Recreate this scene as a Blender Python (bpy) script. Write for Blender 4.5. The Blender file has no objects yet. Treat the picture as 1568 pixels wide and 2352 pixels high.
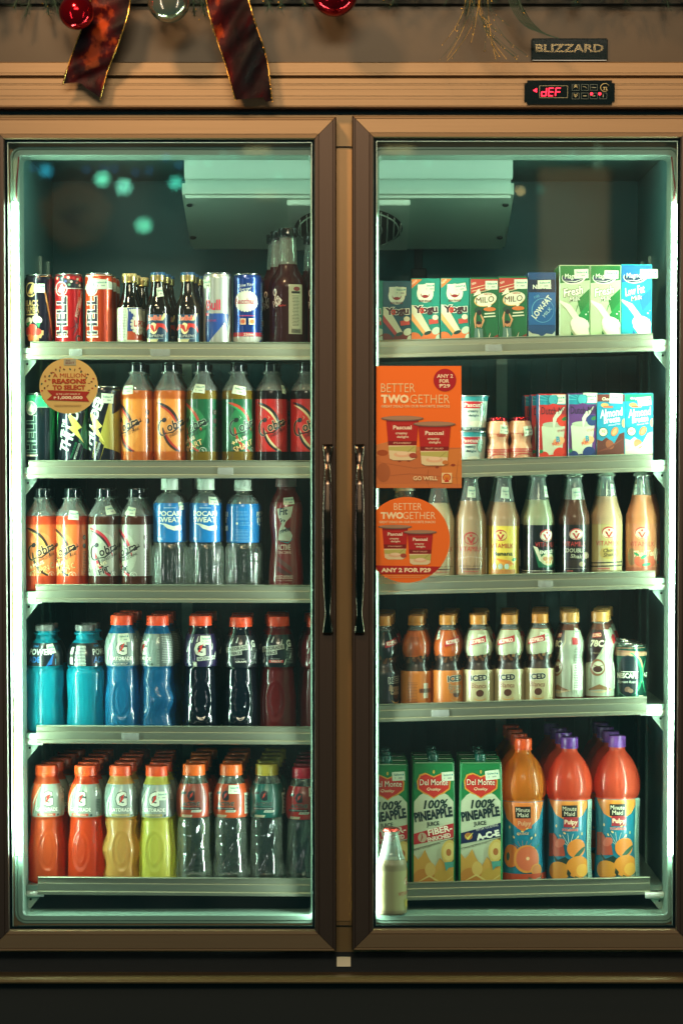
import bpy, bmesh, math, random
from mathutils import Vector, Matrix
from mathutils.geometry import tessellate_polygon
random.seed(7)
SC = bpy.context.scene
COL = SC.collection
# ------------------------------------------------------------------ camera
PITCH = math.radians(3.0); LENS = 93.75; KK = 36.0/LENS
CAM = Vector((0.0, -5.0, 1.35))
SHX = -(793-784)/2352.0
SHY = math.tan(PITCH)/KK - (1176-1060)/2352.0
cd = bpy.data.cameras.new('camera'); cam = bpy.data.objects.new('camera', cd); COL.objects.link(cam)
cam.location = CAM; cam.rotation_euler = (math.radians(90)-PITCH, 0, 0)
cd.sensor_fit = 'VERTICAL'; cd.sensor_height = 36; cd.sensor_width = 24; cd.lens = LENS
cd.shift_x = SHX; cd.shift_y = SHY; cd.clip_end = 60
cd.dof.use_dof = True; cd.dof.focus_distance = 5.0; cd.dof.aperture_fstop = 3.0
SC.camera = cam
# ------------------------------------------------------------------ render / world
SC.render.engine = 'CYCLES'
SC.view_settings.view_transform = 'Standard'; SC.view_settings.look = 'None'
SC.view_settings.exposure = 0.15; SC.view_settings.gamma = 1.0
cy = SC.cycles
cy.use_denoising = True
cy.max_bounces = 12; cy.transparent_max_bounces = 24; cy.transmission_bounces = 10; cy.glossy_bounces = 5; cy.diffuse_bounces = 4
cy.caustics_reflective = False; cy.caustics_refractive = False
cy.sample_clamp_indirect = 6.0
wd = bpy.data.worlds.new('World'); SC.world = wd; wd.use_nodes = True
bg = wd.node_tree.nodes['Background']; bg.inputs[0].default_value = (0.09, 0.42, 0.43, 1); bg.inputs[1].default_value = 0.135
# ------------------------------------------------------------------ lamps (warm shop spots, dim room fill and added fills)
def lamp(name, typ, loc, target, energy, color, size=0.2, **kw):
    d = bpy.data.lights.new(name, typ); d.energy = energy; d.color = color
    if typ == 'AREA': d.size = size
    else: d.shadow_soft_size = size
    for k, v in kw.items(): setattr(d, k, v)
    o = bpy.data.objects.new(name, d); COL.objects.link(o); o.location = loc
    o.rotation_euler = (Vector(target)-Vector(loc)).to_track_quat('-Z', 'Y').to_euler()
    return o
lamp('shop_spot', 'SPOT', (-0.72, -1.35, 3.02), (0.0, 0, 2.12), 155, (1.0, 0.63, 0.34), 0.11, spot_size=math.radians(66), spot_blend=1.0)
lamp('shop_spot', 'SPOT', (1.3, -1.5, 3.3), (0.75, 0, 2.0), 95, (1.0, 0.58, 0.26), 0.06, spot_size=math.radians(50), spot_blend=1.0)
lamp('front_fill', 'AREA', (0, -5.6, 3.5), (0, 0, 1.1), 90, (1.0, 0.84, 0.60), 2.4, shape='RECTANGLE', size_y=0.7)  # added soft fill behind the camera, brightens the fronts of the drinks
lamp('room_fill', 'AREA', (0.1, -4.0, 3.5), (0, 0, 1.2), 8, (1.0, 0.64, 0.36), 0.8)
lamp('evaporator_fill', 'AREA', (0, 0.011, 1.9215), (0, 0.12, 1.87), 0.5, (0.66, 1.0, 0.80), 1.18, shape='RECTANGLE', size_y=0.012)  # added hidden fill that brightens the evaporator front
lamp('mullion_fill', 'AREA', (-0.0516, -0.0625, 1.15), (-0.45, -0.05, 1.15), 3.4, (0.80, 1.0, 0.86), 0.008, shape='RECTANGLE', size_y=1.3, spread=math.radians(104))  # added pair of hidden fills behind the stiles, for the product fronts
lamp('mullion_fill', 'AREA', (0.0483, -0.0625, 1.15), (0.45, -0.05, 1.15), 3.4, (0.80, 1.0, 0.86), 0.008, shape='RECTANGLE', size_y=1.3, spread=math.radians(104))
lamp('aisle_light', 'AREA', (-1.25, -1.3, 1.35), (0, -0.1, 1.35), 2.6, (1.0, 0.9, 0.92), 0.03, shape='RECTANGLE', size_y=1.3)
lamp('aisle_light', 'AREA', (1.25, -1.3, 1.35), (0, -0.1, 1.35), 2.6, (1.0, 0.9, 0.92), 0.03, shape='RECTANGLE', size_y=1.3)
# ------------------------------------------------------------------ pixel helper: picture pixel (1568 wide) on the plane y = Y
def W(px, py, Y):
    sx = ((px-784)/2352.0 + SHX)*KK; sy = ((1176-py)/2352.0 + SHY)*KK
    d = Vector((sx, math.cos(PITCH)+sy*math.sin(PITCH), -math.sin(PITCH)+sy*math.cos(PITCH)))
    t = (Y-CAM.y)/d.y
    return CAM + d*t
PX = 0.000816
def SCL(px, py, Y): return (W(px+10, py, Y).x-W(px, py, Y).x)/10
# ------------------------------------------------------------------ materials
MATS = {}
def lin(h):
    h = h.lstrip('#'); c = [int(h[i:i+2], 16)/255 for i in (0, 2, 4)]
    return tuple((x/12.92 if x <= 0.04045 else ((x+0.055)/1.055)**2.4) for x in c)+(1,)
def base_mat(name):
    m = bpy.data.materials.new(name); m.use_nodes = True; nt = m.node_tree
    return m, nt, nt.nodes['Principled BSDF'], nt.nodes['Material Output']
def add_bump(nt, b, scale, strength, dist=0.0006, vec=None, detail=3, inp='Normal'):
    tc = nt.nodes.new('ShaderNodeTexCoord'); mp = nt.nodes.new('ShaderNodeMapping'); nz = nt.nodes.new('ShaderNodeTexNoise')
    bp = nt.nodes.new('ShaderNodeBump'); L = nt.links.new
    L(tc.outputs['Object'], mp.inputs[0]); L(mp.outputs[0], nz.inputs['Vector'])
    if vec: mp.inputs['Scale'].default_value = vec
    nz.inputs['Scale'].default_value = scale; nz.inputs['Detail'].default_value = detail
    L(nz.outputs[0], bp.inputs['Height']); bp.inputs['Strength'].default_value = strength; bp.inputs['Distance'].default_value = dist
    L(bp.outputs[0], b.inputs[inp]); return nz, bp
def M(kind, h='#808080', **kw):
    key = (kind, h, tuple(sorted(kw.items())))
    if key in MATS: return MATS[key]
    m, nt, b, out = base_mat(kind); c = lin(h); I = b.inputs; L = nt.links.new; N = nt.nodes.new
    I['Base Color'].default_value = c
    if kind == 'print':
        I['Roughness'].default_value = kw.get('r', 0.38); I['Coat Weight'].default_value = 0.35; I['Coat Roughness'].default_value = 0.12
    elif kind == 'sleeve':      # shrink film on a bottle, a little crinkled and very glossy
        I['Roughness'].default_value = 0.3; I['Coat Weight'].default_value = 0.9; I['Coat Roughness'].default_value = 0.06
        I['Metallic'].default_value = kw.get('me', 0.0)
        add_bump(nt, b, 60, 0.12, 0.001, inp='Coat Normal')
    elif kind == 'can':
        I['Metallic'].default_value = 0.55; I['Roughness'].default_value = 0.28; I['Coat Weight'].default_value = 0.6; I['Coat Roughness'].default_value = 0.08
    elif kind == 'carton':
        I['Roughness'].default_value = 0.42; I['Coat Weight'].default_value = 0.3; I['Coat Roughness'].default_value = 0.2
        add_bump(nt, b, 35, 0.10, 0.001)
    elif kind == 'paper':
        I['Roughness'].default_value = 0.8
    elif kind == 'plastic':
        I['Roughness'].default_value = 0.35; I['Subsurface Weight'].default_value = 0.0
    elif kind == 'matte':
        I['Roughness'].default_value = 0.7
    elif kind == 'metal':       # aluminium profile
        I['Metallic'].default_value = 0.85; I['Roughness'].default_value = kw.get('r', 0.32)
        add_bump(nt, b, 1, 0.05, 0.0006, vec=(3, 60, 160))
    elif kind in ('brush_h', 'brush_v'):
        I['Metallic'].default_value = kw.get('me', 0.55); I['Roughness'].default_value = kw.get('r', 0.42)
        v = (5, 200, 260) if kind == 'brush_h' else (260, 200, 5)
        nz, bp = add_bump(nt, b, 1, 0.16, 0.0004, vec=v, detail=4)
        mx = N('ShaderNodeMixRGB'); mx.blend_type = 'MULTIPLY'; mx.inputs[0].default_value = 0.5
        mx.inputs[1].default_value = c; L(nz.outputs[0], mx.inputs[2])
        br = N('ShaderNodeBrightContrast'); br.inputs[1].default_value = 0.25; L(mx.outputs[0], br.inputs[0])
        mx.inputs[0].default_value = 0.15; mx.inputs[1].default_value = tuple(min(1, x*1.15) for x in c[:3])+(1,)
        L(mx.outputs[0], I['Base Color'])
    elif kind == 'painted':     # smooth header sheet
        I['Metallic'].default_value = 0.35; I['Roughness'].default_value = 0.38
        add_bump(nt, b, 7, 0.10, 0.004)
    elif kind == 'chrome':
        I['Metallic'].default_value = 1; I['Roughness'].default_value = kw.get('r', 0.09)
    elif kind == 'ball':
        I['Metallic'].default_value = 0.9; I['Roughness'].default_value = 0.12
    elif kind == 'liner':
        I['Metallic'].default_value = kw.get('me', 0.15); I['Roughness'].default_value = 0.36
        add_bump(nt, b, 4, 0.12, 0.004)
    elif kind == 'gloss':
        I['Roughness'].default_value = 0.08; I['Coat Weight'].default_value = 0.5
    elif kind == 'liquid':
        if kw.get('t', 0.42) >= 0.3: mxc = max(c[:3]); kf = min(1.5, 0.9/max(mxc, 0.05)); c = tuple(min(1, x*kf) for x in c[:3])+(1,); I['Base Color'].default_value = c
        I['Roughness'].default_value = 0.4; I['Coat Weight'].default_value = 1.0; I['Coat Roughness'].default_value = 0.06
        I['Specular IOR Level'].default_value = 0.3
        add_bump(nt, b, 45, kw.get('w', 0.25)*0.15, 0.0012, inp='Coat Normal')
        tl = N('ShaderNodeBsdfTranslucent'); tl.inputs[0].default_value = tuple(min(1, x*1.25) for x in c[:3])+(1,)
        mx = N('ShaderNodeMixShader'); mx.inputs[0].default_value = kw.get('t', 0.42)+0.06
        L(b.outputs[0], mx.inputs[1]); L(tl.outputs[0], mx.inputs[2])
        rf_ = N('ShaderNodeBsdfRefraction'); rf_.inputs['IOR'].default_value = 1.34; rf_.inputs['Roughness'].default_value = 0.05; rf_.inputs[0].default_value = tuple(min(1, (x*1.3)**0.6) for x in c[:3])+(1,)
        mr = N('ShaderNodeMixShader'); mr.inputs[0].default_value = 0.16 if kw.get('t', 0.42) >= 0.3 else 0.12
        L(mx.outputs[0], mr.inputs[1]); L(rf_.outputs[0], mr.inputs[2]); L(mr.outputs[0], out.inputs[0])
    elif kind == 'clear':       # thin clear plastic or glass wall
        tr = N('ShaderNodeBsdfTransparent'); tr.inputs[0].default_value = c
        gl = N('ShaderNodeBsdfGlossy'); gl.inputs['Roughness'].default_value = 0.06; gl.inputs[0].default_value = (0.95, 1, 0.97, 1)
        fr = N('ShaderNodeFresnel'); fr.inputs[0].default_value = kw.get('ior', 1.5)
        nz, bp = add_bump(nt, gl, 60, kw.get('w', 0.3), 0.001); L(bp.outputs[0], fr.inputs['Normal'])
        mx = N('ShaderNodeMixShader'); L(fr.outputs[0], mx.inputs[0]); L(tr.outputs[0], mx.inputs[1]); L(gl.outputs[0], mx.inputs[2])
        df = N('ShaderNodeBsdfDiffuse'); df.inputs[0].default_value = (0.8, 0.85, 0.8, 1); m2 = N('ShaderNodeMixShader'); m2.inputs[0].default_value = kw.get('d', 0.13)
        L(mx.outputs[0], m2.inputs[1]); L(df.outputs[0], m2.inputs[2]); L(m2.outputs[0], out.inputs[0])
    elif kind == 'water':       # filled clear bottle, read as a clear shell with a faint milky depth
        tr = N('ShaderNodeBsdfTransparent'); tr.inputs[0].default_value = (0.84, 0.9, 0.86, 1)
        gl = N('ShaderNodeBsdfGlossy'); gl.inputs['Roughness'].default_value = 0.10; gl.inputs[0].default_value = (1, 1, 1, 1)
        fr = N('ShaderNodeFresnel'); fr.inputs[0].default_value = 2.1
        nz, bp = add_bump(nt, gl, 22, 0.9, 0.006, vec=(1, 1, 0.35)); L(bp.outputs[0], fr.inputs['Normal'])
        mx = N('ShaderNodeMixShader'); L(fr.outputs[0], mx.inputs[0]); L(tr.outputs[0], mx.inputs[1]); L(gl.outputs[0], mx.inputs[2])
        tl = N('ShaderNodeBsdfTranslucent'); tl.inputs[0].default_value = (0.7, 0.78, 0.66, 1)
        m2 = N('ShaderNodeMixShader'); m2.inputs[0].default_value = 0.16
        L(mx.outputs[0], m2.inputs[1]); L(tl.outputs[0], m2.inputs[2]); L(m2.outputs[0], out.inputs[0])
    elif kind == 'pane':
        tr = N('ShaderNodeBsdfTransparent'); tr.inputs[0].default_value = (0.97, 1, 0.985, 1)
        gl = N('ShaderNodeBsdfGlossy'); gl.inputs['Roughness'].default_value = 0.0; gl.inputs[0].default_value = (0.85, 1, 0.95, 1)
        mx = N('ShaderNodeMixShader'); mx.inputs[0].default_value = 0.045
        L(tr.outputs[0], mx.inputs[1]); L(gl.outputs[0], mx.inputs[2])
        tc = N('ShaderNodeTexCoord'); mp = N('ShaderNodeMapping'); mp.inputs['Scale'].default_value = (3, 3, 1.6); nz = N('ShaderNodeTexNoise'); nz.inputs['Scale'].default_value = 1.6; nz.inputs['Detail'].default_value = 6
        L(tc.outputs['Object'], mp.inputs[0]); L(mp.outputs[0], nz.inputs['Vector']); mr = N('ShaderNodeMapRange'); mr.inputs[1].default_value = 0.42; mr.inputs[2].default_value = 0.75; mr.inputs[3].default_value = 0.003; mr.inputs[4].default_value = 0.014
        L(nz.outputs[0], mr.inputs[0]); df = N('ShaderNodeBsdfDiffuse'); df.inputs[0].default_value = (0.7, 0.75, 0.7, 1); m2 = N('ShaderNodeMixShader')
        L(mr.outputs[0], m2.inputs[0]); L(mx.outputs[0], m2.inputs[1]); L(df.outputs[0], m2.inputs[2]); L(m2.outputs[0], out.inputs[0])
    elif kind == 'glow':
        I['Emission Color'].default_value = c; I['Emission Strength'].default_value = kw.get('s', 5); I['Base Color'].default_value = (0.02, 0.02, 0.02, 1)
    elif kind == 'ribbon':
        I['Roughness'].default_value = 0.55; I['Sheen Weight'].default_value = 0.08; I['Sheen Tint'].default_value = (1, 0.3, 0.15, 1); I['Specular IOR Level'].default_value = 0.25
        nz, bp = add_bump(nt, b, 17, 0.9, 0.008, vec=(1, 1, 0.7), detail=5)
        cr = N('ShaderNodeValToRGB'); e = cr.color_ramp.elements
        e[0].position = 0.46; e[0].color = lin('#0c0306'); e[1].position = 0.70; e[1].color = lin('#c24c1c'); e.new(0.57).color = lin('#2c0408'); e.new(0.65).color = lin('#54080c')  # shade and orange highlights of the velvet put into its colour
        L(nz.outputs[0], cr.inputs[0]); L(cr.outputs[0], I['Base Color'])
    MATS[key] = m
    return m
# ------------------------------------------------------------------ objects
def tag(o, label=None, cat=None, group=None, kind=None):
    if label: o['label'] = label
    if cat: o['category'] = cat
    if group: o['group'] = group
    if kind: o['kind'] = kind
    return o
def empty(name, loc=(0, 0, 0), parent=None):
    o = bpy.data.objects.new(name, None); COL.objects.link(o); o.location = loc; o.empty_display_size = 0.02
    if parent: o.parent = parent
    return o
def link(name, me, parent=None, loc=None):
    o = bpy.data.objects.new(name, me); COL.objects.link(o)
    if parent: o.parent = parent
    if loc is not None: o.location = loc
    return o
def bm_mesh(bm, mats, name='mesh', smooth=True, angle=None):
    me = bpy.data.meshes.new(name)
    bmesh.ops.recalc_face_normals(bm, faces=bm.faces) if angle != 'keep' else None
    bm.to_mesh(me); bm.free()
    for m in mats: me.materials.append(m)
    if smooth:
        me.shade_smooth() if hasattr(me, 'shade_smooth') else None
        if isinstance(angle, float) and hasattr(me, 'set_sharp_from_angle'): me.set_sharp_from_angle(angle=angle)
    return me
def box_bm(bm, x0, x1, y0, y1, z0, z1, mi=0, dz=0.0):
    v = [bm.verts.new(p) for p in ((x0, y0, z0), (x1, y0, z0+dz), (x1, y1, z0+dz), (x0, y1, z0), (x0, y0, z1), (x1, y0, z1+dz), (x1, y1, z1+dz), (x0, y1, z1))]
    for f in ((0, 1, 5, 4), (1, 2, 6, 5), (2, 3, 7, 6), (3, 0, 4, 7), (4, 5, 6, 7), (3, 2, 1, 0)):
        fc = bm.faces.new([v[i] for i in f]); fc.material_index = mi
    return v
def box(name, x0, x1, y0, y1, z0, z1, mat, parent=None, bev=0.0, dz=0.0):
    bm = bmesh.new(); box_bm(bm, min(x0, x1), max(x0, x1), min(y0, y1), max(y0, y1), min(z0, z1), max(z0, z1), 0, dz)
    if bev: bmesh.ops.bevel(bm, geom=bm.edges[:], offset=bev, segments=3, affect='EDGES', profile=0.6)
    return link(name, bm_mesh(bm, [mat], name, smooth=bool(bev), angle=0.6), parent)
def extrude_x(name, prof, x0, x1, mats, parent=None, dz=0.0, mi=None, smooth=False):
    bm = bmesh.new(); a = [bm.verts.new((x0, y, z)) for y, z in prof]; b = [bm.verts.new((x1, y, z+dz)) for y, z in prof]; n = len(prof)
    for i in range(n):
        f = bm.faces.new((a[i], a[(i+1) % n], b[(i+1) % n], b[i]))
        if mi: f.material_index = mi[i]
    bm.faces.new(a); bm.faces.new(b)
    return link(name, bm_mesh(bm, mats, name, smooth=smooth, angle=0.5), parent)
def tube_bm(bm, pts, r, seg=8, mi=0, taper=None):
    rings = []
    for i, p in enumerate(pts):
        p = Vector(p); q = Vector(pts[min(i+1, len(pts)-1)]); o = Vector(pts[max(i-1, 0)]); t = (q-o).normalized()
        a = t.orthogonal().normalized() if i == 0 else (rings[-1][1]-t*rings[-1][1].dot(t)).normalized()
        b = t.cross(a); rr = r if taper is None else taper[i]
        rings.append(([bm.verts.new(p+(a*math.cos(k*2*math.pi/seg)+b*math.sin(k*2*math.pi/seg))*rr) for k in range(seg)], a))
    for (u, _), (v, _) in zip(rings, rings[1:]):
        for k in range(seg):
            f = bm.faces.new((u[k], u[(k+1) % seg], v[(k+1) % seg], v[k])); f.material_index = mi
    for rg in (rings[0][0], rings[-1][0]):
        f = bm.faces.new(rg); f.material_index = mi
# ------------------------------------------------------------------ surfaces of revolution
def dense(prof, step=2.5):
    """prof: [(r, z)] bottom to top, smoothed; a point given with a third value stays a corner"""
    out = []
    n = len(prof)
    for i in range(n-1):
        p1, p2 = prof[i], prof[i+1]
        p0 = prof[i-1] if i > 0 and len(p1) < 3 else p1
        p3 = prof[i+2] if i+2 < n and len(p2) < 3 else p2
        k = max(1, int(math.hypot(p2[0]-p1[0], p2[1]-p1[1])/step))
        for j in range(k):
            t = j/k
            z = p1[1]+(p2[1]-p1[1])*t
            # monotone-ish hermite on r
            def sl(a, b): return (b[0]-a[0])/(b[1]-a[1]) if abs(b[1]-a[1]) > 1e-6 else 0
            d = sl(p1, p2); m1 = d if p0 is p1 else (sl(p0, p1)+d)/2; m2 = d if p3 is p2 else (d+sl(p2, p3))/2
            if p0 is not p1 and sl(p0, p1)*d <= 0: m1 = 0
            if p3 is not p2 and sl(p2, p3)*d <= 0: m2 = 0
            h = p2[1]-p1[1]
            r = (2*t**3-3*t*t+1)*p1[0]+(t**3-2*t*t+t)*m1*h+(-2*t**3+3*t*t)*p2[0]+(t**3-t*t)*m2*h if abs(h) > 1e-6 else p1[0]+(p2[0]-p1[0])*t
            out.append((max(r, 0.01), z))
    out.append((prof[-1][0], prof[-1][1]))
    return out
def rfun(dp):
    def f(z):
        for (r1, z1), (r2, z2) in zip(dp, dp[1:]):
            if z1 <= z <= z2 and z2 > z1: return r1+(r2-r1)*(z-z1)/(z2-z1)
        return dp[0][0] if z < dp[0][1] else dp[-1][0]
    return f
def lathe_mesh(dp, mats, seg=48, mod=None, mi=None, cap=(True, True), name='lathe', sharp=0.7):
    """dp in px units; mod(theta, z, r)->r ; mi(z)->material index"""
    bm = bmesh.new(); rings = []
    for r, z in dp:
        ring = []
        for k in range(seg):
            th = 2*math.pi*k/seg; rr = mod(th, z, r) if mod else r
            ring.append(bm.verts.new((math.sin(th)*rr*PX, -math.cos(th)*rr*PX, z*PX)))
        rings.append(ring)
    for i, (a, b) in enumerate(zip(rings, rings[1:])):
        zc = (dp[i][1]+dp[i+1][1])/2
        for k in range(seg):
            f = bm.faces.new((a[k], a[(k+1) % seg], b[(k+1) % seg], b[k]))
            if mi: f.material_index = mi(zc)
    if cap[0]: bm.faces.new(rings[0]).material_index = mi(dp[0][1]) if mi else 0
    if cap[1]: bm.faces.new(rings[-1]).material_index = mi(dp[-1][1]) if mi else 0
    return bm_mesh(bm, mats, name, angle=sharp)
# ------------------------------------------------------------------ flat artwork: text and shapes in px, later bent onto a surface
TXT = {}
def text2d(s, bold=0.0, shear=0.0):
    key = (s, bold, shear)
    if key in TXT: return TXT[key]
    cu = bpy.data.curves.new('txt', 'FONT'); cu.body = s; cu.size = 1; cu.offset = bold; cu.shear = shear; cu.resolution_u = 2
    ob = bpy.data.objects.new('txt', cu); COL.objects.link(ob)
    bpy.context.view_layer.update()
    me = ob.evaluated_get(bpy.context.evaluated_depsgraph_get()).to_mesh()
    vs = [(v.co.x, v.co.y) for v in me.vertices]; fs = [tuple(p.vertices) for p in me.polygons]
    ob.evaluated_get(bpy.context.evaluated_depsgraph_get()).to_mesh_clear()
    bpy.data.objects.remove(ob); bpy.data.curves.remove(cu)
    if not vs: vs = [(0, 0), (1, 0), (1, 1)]; fs = []
    TXT[key] = (vs, fs); return TXT[key]
def bbox(vs): xs = [v[0] for v in vs]; ys = [v[1] for v in vs]; return min(xs), max(xs), min(ys), max(ys)
def rotp(vs, cx, cy, a):
    c, s = math.cos(math.radians(a)), math.sin(math.radians(a)); return [(cx+x*c-y*s, cy+x*s+y*c) for x, y in vs]
def T(s, x, y, w, h, col, b=0.0, sh=0.0, rot=0, o=None, ow=0.045):
    if s != 'TWO' and len(s) > 1 and any(q in 'MWmeaB' for q in s): b = min(b, 0.026); ow = min(ow, 0.04)
    if 'M' in s and s not in ('ANY 2 FOR P29',): b = 0.0
    return ('t', s, x, y, w, h, col, b, sh, rot, o, ow)
def R(x, y, w, h, col, rot=0): return ('p', rotp([(-w/2, -h/2), (w/2, -h/2), (w/2, h/2), (-w/2, h/2)], x, y, rot), col)
def E(x, y, rx, ry, col, rot=0, n=20): return ('p', rotp([(math.cos(2*math.pi*k/n)*rx, math.sin(2*math.pi*k/n)*ry) for k in range(n)], x, y, rot), col)
def P(pts, col): return ('p', pts, col)
def SW(pts, w0, col):   # swoosh stroke, tapering at both ends
    n = len(pts); L, Rr = [], []
    for i, p in enumerate(pts):
        q = pts[min(i+1, n-1)]; o = pts[max(i-1, 0)]; dx, dy = q[0]-o[0], q[1]-o[1]; l = math.hypot(dx, dy) or 1
        w = w0*(0.25+0.75*math.sin(math.pi*i/(n-1)))/2; L.append((p[0]-dy/l*w, p[1]+dx/l*w)); Rr.append((p[0]+dy/l*w, p[1]-dx/l*w))
    return ('p', L+Rr[::-1], col)
def ARC(x, y, rx, ry, a0, a1, w, col, n=14):
    return SW([(x+rx*math.cos(math.radians(a0+(a1-a0)*k/n)), y+ry*math.sin(math.radians(a0+(a1-a0)*k/n))) for k in range(n+1)], w, col)
def LN(x, y, w, n, gap, col, h=1.0):   # a block of fine print
    rr = random.Random(int(x*7+y*3)); return [('g', [R(x-w*0.05*rr.random(), y-i*gap, w*(0.8+0.2*rr.random()), h, col) for i in range(n)])]
def BAR(x, y, w, h, rot=0):
    rr = random.Random(3); out = [R(x, y, w, h, '#d8e0cc', rot)]; t = -w/2+1
    while t < w/2-1:
        b = rr.choice((0.7, 1.1, 1.6)); out.append(R(x+t, y, b, h*0.8, '#141c1c')); t += b+rr.choice((0.8, 1.3))
    return out
def flat(items):
    out = []
    for i in items:
        if isinstance(i, list): out += flat(i)
        else: out.append(i)
    return out
def art_bm(items, kind, mats, slot, off0=0.3, dl=0.1):
    """build a bmesh with x = arc px, y = layer offset px, z = height px"""
    bm = bmesh.new(); layer = 0
    def put(vs, fs, col, off):
        mt = M(kind, col)
        if mt.name not in slot: slot[mt.name] = len(mats); mats.append(mt)
        bv = [bm.verts.new((x, -off, y)) for x, y in vs]
        for f in fs:
            try:
                fc = bm.faces.new([bv[i] for i in f]); fc.material_index = slot[mt.name]
            except ValueError: pass
    for it in flat(items):
        layer += 1; off = off0+layer*dl if layer < 12 else off0+12*dl+(layer-12)*dl*0.6
        if it[0] == 'g':
            for q in it[1]: put(q[1], [(0, 1, 2, 3)], q[2], off)
            continue
        if it[0] == 'p':
            pts = it[1]; fs = tessellate_polygon([[Vector((x, y, 0)) for x, y in pts]]); put(pts, fs, it[2], off)
        else:
            _, s, x, y, w, h, col, b, sh, rot, o, ow = it
            vs, fs = text2d(s, b, sh); x0, x1, y0, y1 = bbox(vs); kx = w/max(x1-x0, 1e-4); ky = h/max(y1-y0, 1e-4); mx, my = (x0+x1)/2, (y0+y1)/2
            if o:
                v2, f2 = text2d(s, b+ow, sh); put(rotp([((a-mx)*kx, (c-my)*ky) for a, c in v2], x, y, rot), f2, o, off-0.06)
            put(rotp([((a-mx)*kx, (c-my)*ky) for a, c in vs], x, y, rot), fs, col, off)
    return bm
def cuts(bm, xs, axis=0):
    for x in xs:
        co = (x, 0, 0) if axis == 0 else (0, 0, x); no = (1, 0, 0) if axis == 0 else (0, 0, 1)
        bmesh.ops.bisect_plane(bm, geom=bm.verts[:]+bm.edges[:]+bm.faces[:], plane_co=co, plane_no=no, dist=1e-5)
def clip(bm, x0, x1, z0, z1):
    for co, no in (((x0, 0, 0), (-1, 0, 0)), ((x1, 0, 0), (1, 0, 0)), ((0, 0, z0), (0, 0, -1)), ((0, 0, z1), (0, 0, 1))):
        bmesh.ops.bisect_plane(bm, geom=bm.verts[:]+bm.edges[:]+bm.faces[:], plane_co=co, plane_no=no, clear_outer=True, dist=1e-5)
def frange(a, b, s):
    x = a+s
    while x < b-1e-6: yield x; x += s
def wrap_art(items, rf, R0, z0, z1, kind='print', curved=True, base=None, name='label', half=None, mod=None):
    """artwork bent round a surface of revolution; base: colour of a full sleeve from z0 to z1"""
    mats, slot = [], {}
    if base:
        bmat = M('sleeve' if kind == 'print' else kind, base); mats.append(bmat); slot[bmat.name] = 0
    bm = art_bm(items, kind, mats, slot)
    half = half or math.pi*R0*0.98
    clip(bm, -half, half, z0, z1)
    if bm.verts:
        xs = [v.co.x for v in bm.verts]; zs = [v.co.z for v in bm.verts]
        cuts(bm, list(frange(math.floor(min(xs)/5)*5, max(xs), 5.0)))
        if curved: cuts(bm, list(frange(math.floor(min(zs)/6)*6, max(zs), 6.0)), axis=2)
    for v in bm.verts:
        a = v.co.x/R0; z = v.co.z; r = rf(z)
        if mod: r = mod(a % (2*math.pi), z, r)
        r += -v.co.y
        v.co = (math.sin(a)*r*PX, -math.cos(a)*r*PX, z*PX)
    if base:
        n = max(2, int((z1-z0)/3)); seg = 56; rings = []
        for i in range(n+1):
            z = z0+(z1-z0)*i/n; ring = []
            for k in range(seg):
                th = 2*math.pi*k/seg; r = rf(z); r = (mod(th, z, r) if mod else r)+0.15
                ring.append(bm.verts.new((math.sin(th)*r*PX, -math.cos(th)*r*PX, z*PX)))
            rings.append(ring)
        for a, b in zip(rings, rings[1:]):
            for k in range(seg): bm.faces.new((a[k], a[(k+1) % seg], b[(k+1) % seg], b[k])).material_index = 0
    for f in bm.faces:   # outward normals
        c = f.calc_center_median(); f.normal_update()
        if f.normal.x*c.x+f.normal.y*c.y < 0: f.normal_flip()
    return bm_mesh(bm, mats, name, angle='keep')
def flat_art(items, w0, w1, z0, z1, kind='carton', name='print', fn=None):
    mats, slot = [], {}
    bm = art_bm(items, kind, mats, slot, off0=0.25, dl=0.1)
    clip(bm, w0, w1, z0, z1)
    for v in bm.verts:
        x, y, z = v.co; 
        if fn: x, y, z = fn(x, y, z)
        v.co = (x*PX, y*PX, z*PX)
    for f in bm.faces:
        f.normal_update()
        if f.normal.y > 0: f.normal_flip()
    return bm_mesh(bm, mats, name, smooth=False, angle='keep')
def price_tag(parent, rf, R0, x, z, rot=0, w=26, h=17, d=0.9, flatY=None):
    items = [R(x, z, w, h, '#c9d8bd', rot)]
    it2 = rotp([(0, 3.6), (-3, -4)], x, z, rot)
    items += [T('Select', it2[0][0]-1.5, it2[0][1], w*0.62, 4.6, '#1d7a72', 0.02, 0, rot), E(it2[0][0]+w*0.36, it2[0][1], 1.9, 1.9, '#3c938a'),
              T('P', *rotp([(-8, -4)], x, z, rot)[0], 2, 3.4, '#4a4a52', 0, 0, rot), R(*rotp([(4, -4)], x, z, rot)[0], 9, 3, '#9aa398', rot)]
    if flatY is not None:
        mats, slot = [], {}; bm = art_bm(items, 'paper', mats, slot, off0=1.2)
        for v in bm.verts: v.co = (v.co.x*PX, (v.co.y+flatY)*PX, v.co.z*PX)
        me = bm_mesh(bm, mats, 'price_tag', smooth=False)
    else:
        me = wrap_art(items, lambda q: rf(q)+d, R0, z-40, z+40, 'paper', True, None, 'price_tag')
    return link('price_tag', me, parent)
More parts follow.
